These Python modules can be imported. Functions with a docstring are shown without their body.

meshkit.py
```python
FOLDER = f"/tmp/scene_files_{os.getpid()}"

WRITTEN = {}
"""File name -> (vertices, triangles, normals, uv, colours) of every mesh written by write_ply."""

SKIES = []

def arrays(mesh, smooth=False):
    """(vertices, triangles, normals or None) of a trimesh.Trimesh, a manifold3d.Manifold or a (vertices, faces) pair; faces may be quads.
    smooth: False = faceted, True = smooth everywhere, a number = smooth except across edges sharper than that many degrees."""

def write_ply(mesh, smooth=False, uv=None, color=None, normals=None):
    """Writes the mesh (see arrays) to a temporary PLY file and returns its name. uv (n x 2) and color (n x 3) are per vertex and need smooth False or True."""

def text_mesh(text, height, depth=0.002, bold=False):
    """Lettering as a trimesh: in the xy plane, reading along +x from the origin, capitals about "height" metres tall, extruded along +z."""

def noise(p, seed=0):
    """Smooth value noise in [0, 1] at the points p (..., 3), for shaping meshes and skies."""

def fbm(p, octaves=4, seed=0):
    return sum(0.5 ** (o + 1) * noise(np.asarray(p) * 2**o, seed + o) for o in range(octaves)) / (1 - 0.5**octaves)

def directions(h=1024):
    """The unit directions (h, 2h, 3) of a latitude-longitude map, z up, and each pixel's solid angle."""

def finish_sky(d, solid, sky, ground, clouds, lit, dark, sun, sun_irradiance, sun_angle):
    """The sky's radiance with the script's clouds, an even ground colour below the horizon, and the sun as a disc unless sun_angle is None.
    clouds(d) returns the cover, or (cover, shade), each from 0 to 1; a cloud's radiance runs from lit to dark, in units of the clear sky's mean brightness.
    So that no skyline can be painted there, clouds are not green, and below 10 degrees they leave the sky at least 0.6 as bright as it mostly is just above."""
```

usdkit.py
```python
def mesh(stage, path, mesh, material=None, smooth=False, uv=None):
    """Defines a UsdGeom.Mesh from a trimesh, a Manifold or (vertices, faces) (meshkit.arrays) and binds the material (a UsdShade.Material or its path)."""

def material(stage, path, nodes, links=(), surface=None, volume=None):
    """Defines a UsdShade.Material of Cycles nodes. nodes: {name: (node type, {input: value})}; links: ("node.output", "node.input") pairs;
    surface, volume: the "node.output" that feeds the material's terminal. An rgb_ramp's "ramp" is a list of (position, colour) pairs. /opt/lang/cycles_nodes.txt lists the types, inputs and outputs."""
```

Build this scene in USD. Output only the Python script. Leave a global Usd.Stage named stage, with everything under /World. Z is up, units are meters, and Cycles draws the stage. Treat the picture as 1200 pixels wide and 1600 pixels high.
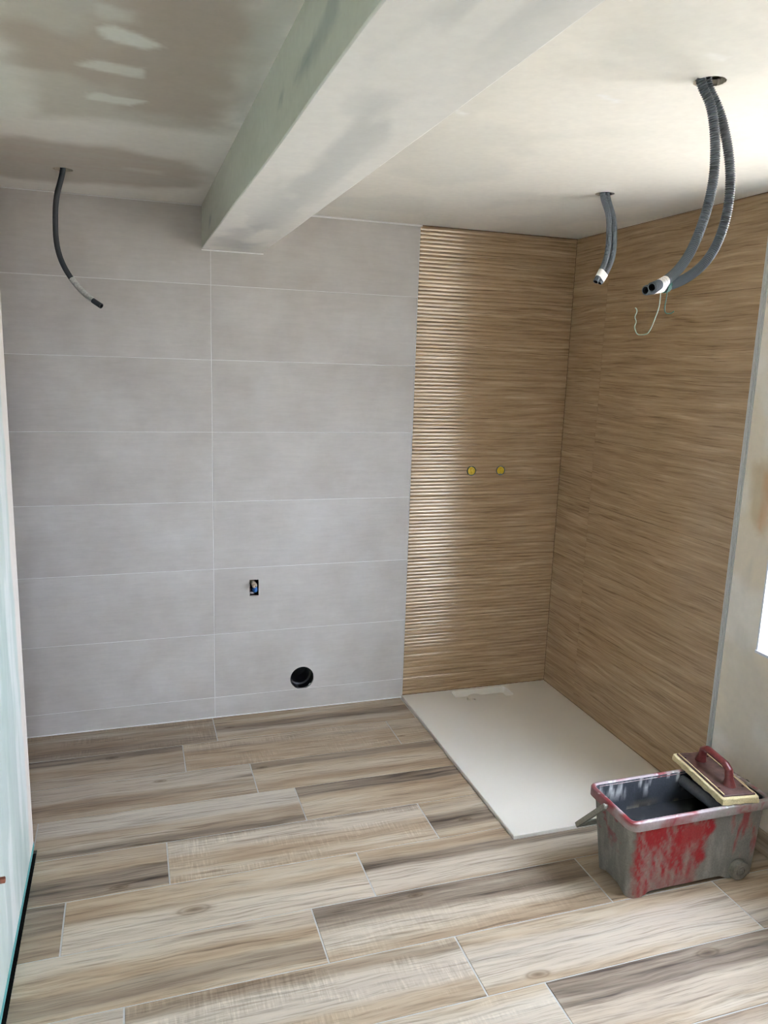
import math, random
import numpy as np, trimesh, usdkit, meshkit
import manifold3d as m3
from scipy.spatial import Delaunay
from shapely.geometry import Polygon, Point, box as sbox
from shapely import affinity, contains_xy
from shapely.ops import unary_union
from pxr import Usd, UsdGeom, UsdLux, UsdShade, Gf, Sdf, Vt

stage = Usd.Stage.CreateInMemory()
UsdGeom.SetStageUpAxis(stage, 'Z')
UsdGeom.Xform.Define(stage, '/World')
UsdGeom.Scope.Define(stage, '/World/Looks')
rnd = random.Random(7)
RNG = np.random.default_rng(7)

# ------------------------------------------------------------------ camera
YAW, PITCH, ROLL, FPX = 0.32015, -0.19343, 0.03298, 1211.0
EYE = np.array([-0.332, -3.341, 1.620])
cy_, sy_, cp_, sp_, cr_, sr_ = math.cos(YAW), math.sin(YAW), math.cos(PITCH), math.sin(PITCH), math.cos(ROLL), math.sin(ROLL)
FWD = np.array([sy_ * cp_, cy_ * cp_, sp_]); r0 = np.array([cy_, -sy_, 0.0]); u0 = np.cross(r0, FWD)
RIGHT, UP = cr_ * r0 + sr_ * u0, -sr_ * r0 + cr_ * u0
cam = UsdGeom.Camera.Define(stage, '/World/camera')
cam.CreateHorizontalApertureAttr(36.0); cam.CreateVerticalApertureAttr(48.0)
cam.CreateFocalLengthAttr(FPX / 1200 * 36.0)
cam.CreateClippingRangeAttr(Gf.Vec2f(0.05, 1000))
cam.AddTransformOp().Set(Gf.Matrix4d(*RIGHT, 0, *UP, 0, *(-FWD), 0, *EYE, 1))
cam.CreateExposureAttr(1.47)

# ------------------------------------------------------------------ light: overcast-blue sky through the window, sun on the far side of the house
dome = UsdLux.DomeLight.Define(stage, '/World/sky')
dome.CreateIntensityAttr(1.0)
dome.CreateColorAttr(Gf.Vec3f(2.75, 3.10, 3.85))
sun = UsdLux.DistantLight.Define(stage, '/World/sun')
sun.CreateAngleAttr(0.6); sun.CreateIntensityAttr(33.0); sun.CreateColorAttr(Gf.Vec3f(1.0, 0.92, 0.80))
sun.AddRotateXYZOp().Set(Gf.Vec3f(0, -42, 12))          # shines from -x (behind the house) towards +x: never enters the room

# ------------------------------------------------------------------ room numbers (metres)
XR, H = 1.684, 2.204            # shower tile face on the right wall, ceiling height
PX, PY = -0.671, -0.829         # partition face and its free end
ZB = 0.098                      # height of the cut bottom tile course
YF, XO = -4.3, -1.75            # walls out of the picture: behind the camera, beyond the partition
WX, WY0, WY1, WZ0, WZ1 = 1.694, -1.345, -2.32, 0.677, 1.98   # right masonry face and window opening


def lin(r, g, b):
    f = lambda c: (c / 255 / 12.92) if c / 255 <= 0.04045 else ((c / 255 + 0.055) / 1.055) ** 2.4
    return (f(r), f(g), f(b))


# ------------------------------------------------------------------ helpers
taken = {}


def numbered(parent, name):
    k = taken.get((parent, name), 0); taken[(parent, name)] = k + 1
    return name if k == 0 else f'{name}_{k:03d}'


def tag(prim, label=None, cat=None, group=None, kind=None):
    p = prim.GetPrim() if hasattr(prim, 'GetPrim') else prim
    for k, v in (('label', label), ('category', cat), ('group', group), ('kind', kind)):
        if v: p.SetCustomDataByKey(k, v)
    return p


def thing(name, loc=(0, 0, 0), **kw):
    path = '/World/' + numbered('/World', name)
    x = UsdGeom.Xform.Define(stage, path)
    x.AddTranslateOp().Set(Gf.Vec3d(*map(float, loc)))
    p = tag(x, **kw); LOC[path] = np.array(loc, float)
    return p


LOC = {}


def obj(name, mesh, mat, parent=None, smooth=False, attrs=None, uv=None, **kw):
    """one Mesh prim; the mesh is given in world coordinates and moved under its parent's base"""
    pp = str(parent.GetPath()) if parent is not None else '/World'
    path = pp + '/' + numbered(pp, name)
    v, f, n = meshkit.arrays(mesh, smooth)
    off = LOC.get(pp)
    if off is None:
        off = np.zeros(3)
        q = parent
        while q is not None and str(q.GetPath()) not in ('/World', '/'):
            if str(q.GetPath()) in LOC: off = LOC[str(q.GetPath())]; break
            q = q.GetParent()
    m = UsdGeom.Mesh.Define(stage, path)
    m.CreatePointsAttr(Vt.Vec3fArray.FromNumpy((v - off).astype(np.float32)))
    m.CreateFaceVertexCountsAttr(Vt.IntArray.FromNumpy(np.full(len(f), 3, np.int32)))
    m.CreateFaceVertexIndicesAttr(Vt.IntArray.FromNumpy(f.astype(np.int32).ravel()))
    m.CreateSubdivisionSchemeAttr('none')
    if n is not None:
        m.CreateNormalsAttr(Vt.Vec3fArray.FromNumpy(n.astype(np.float32))); m.SetNormalsInterpolation('vertex')
    for k, a in (attrs or {}).items():
        a = np.asarray(a, np.float32)
        if a.ndim == 1: a = np.tile(a, (len(v), 1))
        UsdGeom.PrimvarsAPI(m).CreatePrimvar(k, Sdf.ValueTypeNames.Color3fArray if k == 'paint' else Sdf.ValueTypeNames.Float3Array, 'vertex').Set(Vt.Vec3fArray.FromNumpy(a))
    UsdShade.MaterialBindingAPI.Apply(m.GetPrim()).Bind(mat)
    return tag(m, **kw)


def cat_(ms): return trimesh.util.concatenate(ms)


def box(x0, y0, z0, x1, y1, z1):
    b = trimesh.creation.box([abs(x1 - x0), abs(y1 - y0), abs(z1 - z0)]); b.apply_translation([(x0 + x1) / 2, (y0 + y1) / 2, (z0 + z1) / 2]); return b


def rbox(size, r, loc=(0, 0, 0), seg=12):
    """rounded box: hull of eight spheres"""
    s = m3.Manifold.sphere(r, seg); h = [a / 2 - r for a in size]
    return m3.Manifold.batch_hull([s.translate([sx * h[0], sy * h[1], sz * h[2]]) for sx in (-1, 1) for sy in (-1, 1) for sz in (-1, 1)]).translate(list(loc))


def tri(m):
    v, f, _ = meshkit.arrays(m); return trimesh.Trimesh(v, f, process=False)


def slab(O, U, V, w, h, t, b=0.0012):
    """bevelled tile or plank: O = corner of the face, U and V unit directions, the face looks along U x V; returns mesh and (u, v, 0) per vertex"""
    O, U, V = (np.asarray(a, float) for a in (O, U, V)); N = np.cross(U, V)
    L = [(b, b, 0), (w - b, b, 0), (w - b, h - b, 0), (b, h - b, 0), (0, 0, -b), (w, 0, -b), (w, h, -b), (0, h, -b), (0, 0, -t), (w, 0, -t), (w, h, -t), (0, h, -t)]
    F = [(0, 1, 2, 3)] + [(i, 4 + i, 4 + (i + 1) % 4, (i + 1) % 4) for i in range(4)] + [(4 + i, 8 + i, 8 + (i + 1) % 4, 4 + (i + 1) % 4) for i in range(4)] + [(11, 10, 9, 8)]
    L = np.array(L); v = O + L[:, :1] * U + L[:, 1:2] * V + L[:, 2:] * N
    # one set of vertices per face keeps edges hard
    vv, ff, ll = [], [], []
    for q in F:
        k = len(vv); vv += [v[i] for i in q]; ll += [(L[i, 0], L[i, 1], 0) for i in q]; ff.append((k, k + 1, k + 2, k + 3))
    return (np.array(vv), np.array(ff)), np.array(ll)


def extr(poly, O, U, V, t):
    """shapely polygon in (u, v) extruded by t against U x V"""
    O, U, V = (np.asarray(a, float) for a in (O, U, V)); N = np.cross(U, V)
    out = []
    for g in getattr(poly, 'geoms', [poly]):
        m = trimesh.creation.extrude_polygon(g, t, engine='earcut'); p = np.array(m.vertices)
        m.vertices = O + p[:, :1] * U + p[:, 1:2] * V + (p[:, 2:] - t) * N
        out.append(m)
    return cat_(out)


def sheet(poly, step, O, U, V, extra=(), wave=None):
    """one-sided fine skin over a polygon (with holes), for painting plaster on: returns (verts, faces), (u, v) per vertex"""
    x0, y0, x1, y1 = poly.bounds
    gx, gy = np.meshgrid(np.linspace(x0, x1, max(2, int((x1 - x0) / step) + 1)), np.linspace(y0, y1, max(2, int((y1 - y0) / step) + 1)), indexing='ij')
    P = np.stack([gx.ravel(), gy.ravel()], 1)
    if poly.interiors:
        keep = contains_xy(unary_union([Polygon(r).buffer(step * 0.6) for r in poly.interiors]), P[:, 0], P[:, 1])
        P = P[~keep]
        P = np.vstack([P] + [np.array([Polygon(r).exterior.interpolate(d, True).coords[0] for d in np.linspace(0, 1, max(61, int(r.length / step * 2)))[:-1]] + [tuple(c) for c in r.coords[:-1]]) for r in poly.interiors])
    T = Delaunay(P).simplices
    c = P[T].mean(1)
    T = T[contains_xy(poly.buffer(1e-6), c[:, 0], c[:, 1])]
    a = P[T]; cr = (a[:, 1, 0] - a[:, 0, 0]) * (a[:, 2, 1] - a[:, 0, 1]) - (a[:, 1, 1] - a[:, 0, 1]) * (a[:, 2, 0] - a[:, 0, 0])
    T[cr < 0] = T[cr < 0][:, ::-1]
    O, U, V = (np.asarray(k, float) for k in (O, U, V)); N = np.cross(U, V)
    w = wave(P) if wave is not None else np.zeros(len(P))
    return (O + P[:, :1] * U + P[:, 1:] * V + w[:, None] * N, T), P


def tube(pts, rad, sides=12, caps=True):
    """round swept tube; rad a number or one per point"""
    p = np.asarray(pts, float); n = len(p); t = np.gradient(p, axis=0); t /= np.linalg.norm(t, axis=1)[:, None]
    a = np.cross(t[0], [0.3, 0.2, 0.9]); a /= np.linalg.norm(a); A = [a]
    for i in range(1, n):
        a = A[-1] - t[i] * (A[-1] @ t[i]); A.append(a / np.linalg.norm(a))
    A = np.array(A); B = np.cross(t, A); ang = np.arange(sides) * 2 * np.pi / sides
    r = np.broadcast_to(rad, (n,))[:, None, None]
    v = (p[:, None] + r * (np.cos(ang)[None, :, None] * A[:, None] + np.sin(ang)[None, :, None] * B[:, None])).reshape(-1, 3)
    i, j = np.meshgrid(np.arange(n - 1), np.arange(sides), indexing='ij')
    f = np.stack([i * sides + j, i * sides + (j + 1) % sides, (i + 1) * sides + (j + 1) % sides, (i + 1) * sides + j], -1).reshape(-1, 4)
    f = np.vstack([f[:, [0, 1, 2]], f[:, [0, 2, 3]]])
    if caps:
        v = np.vstack([v, p[0], p[-1]]); c0, c1 = n * sides, n * sides + 1; k = np.arange(sides)
        f = np.vstack([f, np.stack([np.full(sides, c0), (k + 1) % sides, k], 1), np.stack([np.full(sides, c1), (n - 1) * sides + k, (n - 1) * sides + (k + 1) % sides], 1)])
    return trimesh.Trimesh(v, f, process=False)


def spline(ctrl, n):
    from scipy.interpolate import CubicSpline
    c = np.asarray(ctrl, float); s = np.r_[0, np.cumsum(np.linalg.norm(np.diff(c, axis=0), axis=1))]
    cs = CubicSpline(s, c); d = cs(np.linspace(0, s[-1], 400)); q = np.r_[0, np.cumsum(np.linalg.norm(np.diff(d, axis=0), axis=1))]
    return np.stack([np.interp(np.linspace(0, q[-1], n), q, d[:, k]) for k in range(3)], 1), q[-1]


def lathe(profile, O, axis, sides=32):
    """profile: (radius, along) pairs, axis a unit vector"""
    axis = np.asarray(axis, float); a = np.cross(axis, [0.1, 0.3, 0.9]); a /= np.linalg.norm(a); b = np.cross(axis, a)
    ang = np.arange(sides) * 2 * np.pi / sides
    v = np.vstack([np.asarray(O) + h * axis + r * (np.cos(ang)[:, None] * a + np.sin(ang)[:, None] * b) for r, h in profile])
    f = []
    for i in range(len(profile) - 1):
        for j in range(sides):
            k = (j + 1) % sides; f.append((i * sides + j, i * sides + k, (i + 1) * sides + k, (i + 1) * sides + j))
    f = np.array(f); m = trimesh.Trimesh(v, np.vstack([f[:, [0, 1, 2]], f[:, [0, 2, 3]]]), process=False)
    return m


def sstep(x, a, b):
    t = np.clip((x - a) / (b - a), 0, 1); return t * t * (3 - 2 * t)


def soft(P, ring, blur, warp=0.03, seed=0, scale=14):
    """soft-edged mask of a polygon, its outline roughened by noise"""
    q = np.c_[P, np.zeros(len(P))]
    w = np.stack([meshkit.fbm(q * scale + 3, 3, seed) - 0.5, meshkit.fbm(q * scale + 9, 3, seed + 5) - 0.5], 1) * 2 * warp
    pts = P + w; poly = Polygon(ring).buffer(0)
    import shapely
    g = shapely.points(pts); d = shapely.distance(poly.exterior, g); ins = contains_xy(poly, pts[:, 0], pts[:, 1])
    return sstep(np.where(ins, d, -d), -blur, blur)


def over(base, col, mask): return base * (1 - mask[:, None]) + np.asarray(col) * mask[:, None]


# ------------------------------------------------------------------ materials
def mat(name, nodes, links=(), surface='p.BSDF'): return usdkit.material(stage, '/World/Looks/' + name, nodes, links, surface=surface)


def plain(name, col, rough=0.5, bump=0.0, scale=60, var=0.12, **kw):
    n = {'g': ('geometry', {}), 'n': ('noise_texture', {'scale': scale, 'detail': 4.0, 'roughness': 0.6}),
         'r': ('rgb_ramp', {'ramp': [(0.25, tuple(c * (1 - var) for c in col)), (0.75, tuple(min(1, c * (1 + var)) for c in col))]}),
         'p': ('principled_bsdf', dict(roughness=rough, **kw))}
    l = [('g.position', 'n.vector'), ('n.fac', 'r.fac'), ('r.color', 'p.base_color')]
    if bump:
        n['b'] = ('bump', {'strength': 1.0, 'distance': bump}); l += [('n.fac', 'b.height'), ('b.normal', 'p.normal')]
    return mat(name, n, l)


def painted(name, rough=0.8, bump=0.0004, scale=35, fine=0.06, spec=0.3):
    return mat(name, {'a': ('attribute', {'attribute': 'paint'}), 'g': ('geometry', {}), 'n': ('noise_texture', {'scale': scale, 'detail': 5.0, 'roughness': 0.65}),
                      'r': ('rgb_ramp', {'ramp': [(0.3, (1 - fine,) * 3), (0.7, (1, 1, 1))]}), 'm': ('mix', {'mix_type': 'multiply', 'fac': 1.0}),
                      'b': ('bump', {'strength': 1.0, 'distance': bump}), 'p': ('principled_bsdf', {'roughness': rough, 'specular_ior_level': spec})},
               [('g.position', 'n.vector'), ('n.fac', 'r.fac'), ('a.color', 'm.color1'), ('r.color', 'm.color2'), ('m.color', 'p.base_color'), ('n.fac', 'b.height'), ('b.normal', 'p.normal')])


M = {}
M['plaster'] = painted('plaster')
M['dirty_plastic'] = painted('dirty_plastic', 0.62, 0.0006, 160, 0.25, 0.4)
M['wet_plastic'] = painted('wet_plastic', 0.38, 0.0005, 120, 0.2, 0.5)
M['masonry'] = plain('masonry', lin(170, 165, 155), 0.9)
M['white_wall'] = plain('white_wall', lin(238, 235, 226), 0.85, 0, 60, 0.03)
M['grout'] = plain('grout', lin(222, 220, 216), 0.8, 0.0002, 90, 0.05)
M['floor_grout'] = plain('floor_grout', lin(190, 188, 182), 0.8, 0.0003, 90, 0.08)
M['brown_grout'] = plain('brown_grout', lin(120, 94, 66), 0.8)
M['board_core'] = plain('board_core', lin(205, 195, 175), 0.9, 0.0008, 200, 0.15)
M['dark'] = plain('dark', (0.012, 0.012, 0.013), 0.7)
M['timber'] = plain('timber', lin(130, 85, 60), 0.8)
M['resin'] = plain('resin', lin(232, 226, 212), 0.55, 0.0003, 260, 0.02)
M['silicone'] = plain('silicone', lin(232, 230, 226), 0.5, 0, 60, 0.02)
M['pvc_trim'] = plain('pvc_trim', lin(188, 190, 186), 0.35, 0, 60, 0.03)
M['conduit'] = plain('conduit', lin(102, 110, 116), 0.42, 0, 60, 0.05)
M['conduit_black'] = plain('conduit_black', lin(52, 56, 60), 0.45, 0, 60, 0.08)
M['conduit_inside'] = plain('conduit_inside', (0.01, 0.011, 0.012), 0.7)
M['tape'] = plain('tape', lin(235, 232, 226), 0.5, 0.0004, 120, 0.06)
M['printed_tape'] = plain('printed_tape', lin(198, 196, 190), 0.5, 0.0008, 160, 0.35)
M['wire'] = plain('wire', lin(62, 116, 104), 0.4, 0, 60, 0.1)
M['wire_pale'] = plain('wire_pale', lin(150, 168, 148), 0.4, 0, 60, 0.1)
M['black_pipe'] = plain('black_pipe', lin(42, 44, 46), 0.4, 0.0003, 60, 0.1)
M['copper'] = plain('copper', lin(150, 92, 70), 0.45, 0, 60, 0.1, metallic=0.5)
M['yellow_plastic'] = plain('yellow_plastic', lin(220, 190, 40), 0.4, 0, 60, 0.12)
M['green_plastic'] = plain('green_plastic', lin(60, 90, 70), 0.45)
M['blue_plastic'] = plain('blue_plastic', lin(26, 92, 160), 0.4)
M['pale_brass'] = plain('pale_brass', lin(196, 184, 160), 0.4, 0, 60, 0.1, metallic=0.3)
M['white_paint'] = plain('white_paint', lin(218, 222, 228), 0.4, 0, 60, 0.02)
M['grey_metal'] = plain('grey_metal', lin(128, 124, 112), 0.5, 0.0003, 150, 0.25, metallic=0.2)
M['roller_grey'] = plain('roller_grey', lin(92, 96, 100), 0.55, 0.0005, 120, 0.25)
M['sponge'] = plain('sponge', lin(222, 206, 160), 0.95, 0.0014, 260, 0.16)
M['maroon'] = plain('maroon', lin(104, 44, 42), 0.33, 0.0003, 90, 0.3)
M['float_plate'] = plain('float_plate', lin(96, 70, 64), 0.36, 0.0006, 30, 0.6)
M['teal_board'] = plain('teal_board', lin(92, 166, 160), 0.8, 0.0005, 120, 0.12)
M['ground'] = plain('ground', lin(196, 182, 160), 0.95, 0, 0.5, 0.1)
M['murky_water'] = plain('murky_water', (0.03, 0.032, 0.034), 0.08, 0.0003, 18, 0.2)
M['glass'] = mat('glass', {'f0': ('fresnel', {'IOR': 1.45}), 'ge': ('geometry', {}), 'nb': ('math', {'math_type': 'subtract', 'value1': 1.0}), 'f': ('math', {'math_type': 'multiply'}), 't': ('transparent_bsdf', {}), 'g': ('glossy_bsdf', {'roughness': 0.02, 'color': (1, 1, 1)}), 'm': ('mix_closure', {})},
                 [('f0.fac', 'f.value1'), ('ge.backfacing', 'nb.value2'), ('nb.value', 'f.value2'), ('f.value', 'm.fac'), ('t.BSDF', 'm.closure1'), ('g.BSDF', 'm.closure2')], 'm.closure')

# grey porcelain: faint clouds and scuffs, each tile from its own place in the noise
M['grey_tile'] = mat('grey_tile', {
    'l': ('attribute', {'attribute': 'loc'}), 's': ('attribute', {'attribute': 'seed'}), 'v': ('vector_math', {'math_type': 'add'}),
    'n1': ('noise_texture', {'scale': 3.2, 'detail': 5.0, 'roughness': 0.62}), 'mp': ('mapping', {'scale': (9, 60, 1)}), 'n2': ('noise_texture', {'scale': 1.0, 'detail': 5.0, 'roughness': 0.7}),
    'n3': ('noise_texture', {'scale': 240.0, 'detail': 2.0}),
    'r1': ('rgb_ramp', {'ramp': [(0.3, lin(186, 179, 170)), (0.5, lin(196, 190, 182)), (0.72, lin(206, 201, 194))]}), 'r2': ('rgb_ramp', {'ramp': [(0.3, (0.93,) * 3), (0.62, (1, 1, 1))]}),
    'm': ('mix', {'mix_type': 'multiply', 'fac': 1.0}), 'b': ('bump', {'strength': 0.4, 'distance': 0.0003}),
    'p': ('principled_bsdf', {'roughness': 0.62, 'specular_ior_level': 0.35})},
    [('l.vector', 'v.vector1'), ('s.vector', 'v.vector2'), ('v.vector', 'n1.vector'), ('v.vector', 'mp.vector'), ('mp.vector', 'n2.vector'), ('v.vector', 'n3.vector'),
     ('n1.fac', 'r1.fac'), ('n2.fac', 'r2.fac'), ('r1.color', 'm.color1'), ('r2.color', 'm.color2'), ('m.color', 'p.base_color'), ('n3.fac', 'b.height'), ('b.normal', 'p.normal')])


def wood_wall(name, tint):
    t = lambda r, g, b: tuple(c * k for c, k in zip(lin(r, g, b), tint))
    return mat(name, {
        'l': ('attribute', {'attribute': 'loc'}), 's': ('attribute', {'attribute': 'seed'}), 'v': ('vector_math', {'math_type': 'add'}),
        'wm': ('mapping', {'scale': (2.2, 5.0, 1)}), 'wn': ('noise_texture', {'scale': 1.0, 'detail': 2.0}), 'wa': ('math', {'math_type': 'multiply_add', 'value2': 0.034, 'value3': -0.017}), 'wc': ('combine_xyz', {}), 'v2': ('vector_math', {'math_type': 'add'}),
        'm1': ('mapping', {'scale': (3.0, 50, 1)}), 'n1': ('noise_texture', {'scale': 1.0, 'detail': 4.0, 'roughness': 0.6}),
        'm2': ('mapping', {'scale': (5.0, 190, 1)}), 'n2': ('noise_texture', {'scale': 1.0, 'detail': 4.0, 'roughness': 0.65}),
        'm3': ('mapping', {'scale': (4.5, 110, 1), 'location': (4, 7, 2)}), 'n3': ('noise_texture', {'scale': 1.0, 'detail': 3.0, 'roughness': 0.6}),
        'r1': ('rgb_ramp', {'ramp': [(0.28, t(150, 124, 95)), (0.45, t(170, 143, 112)), (0.6, t(182, 156, 125)), (0.75, t(200, 176, 146))]}),
        'r2': ('rgb_ramp', {'ramp': [(0.3, (0.77, 0.745, 0.72)), (0.48, (0.97, 0.97, 0.97)), (0.7, (1.12, 1.12, 1.12))]}),
        'r3': ('rgb_ramp', {'ramp': [(0.3, (0.62, 0.58, 0.54)), (0.41, (1, 1, 1))]}),
        'a': ('mix', {'mix_type': 'multiply', 'fac': 1.0}), 'c': ('mix', {'mix_type': 'multiply', 'fac': 0.9}),
        'b': ('bump', {'strength': 0.3, 'distance': 0.0003}), 'p': ('principled_bsdf', {'roughness': 0.16, 'specular_ior_level': 1.0, 'specular_tint': (1.0, 0.88, 0.70)})},
        [('l.vector', 'v.vector1'), ('s.vector', 'v.vector2'), ('v.vector', 'wm.vector'), ('wm.vector', 'wn.vector'), ('wn.fac', 'wa.value1'), ('wa.value', 'wc.y'), ('v.vector', 'v2.vector1'), ('wc.vector', 'v2.vector2'),
         ('v2.vector', 'm1.vector'), ('m1.vector', 'n1.vector'), ('v2.vector', 'm2.vector'), ('m2.vector', 'n2.vector'), ('v2.vector', 'm3.vector'), ('m3.vector', 'n3.vector'),
         ('n1.fac', 'r1.fac'), ('n2.fac', 'r2.fac'), ('n3.fac', 'r3.fac'), ('r1.color', 'a.color1'), ('r2.color', 'a.color2'), ('a.color', 'c.color1'), ('r3.color', 'c.color2'), ('c.color', 'p.base_color'),
         ('n2.fac', 'b.height'), ('b.normal', 'p.normal')])


M['oak_tile'] = wood_wall('oak_tile', (1.0, 0.985, 0.95))

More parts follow.
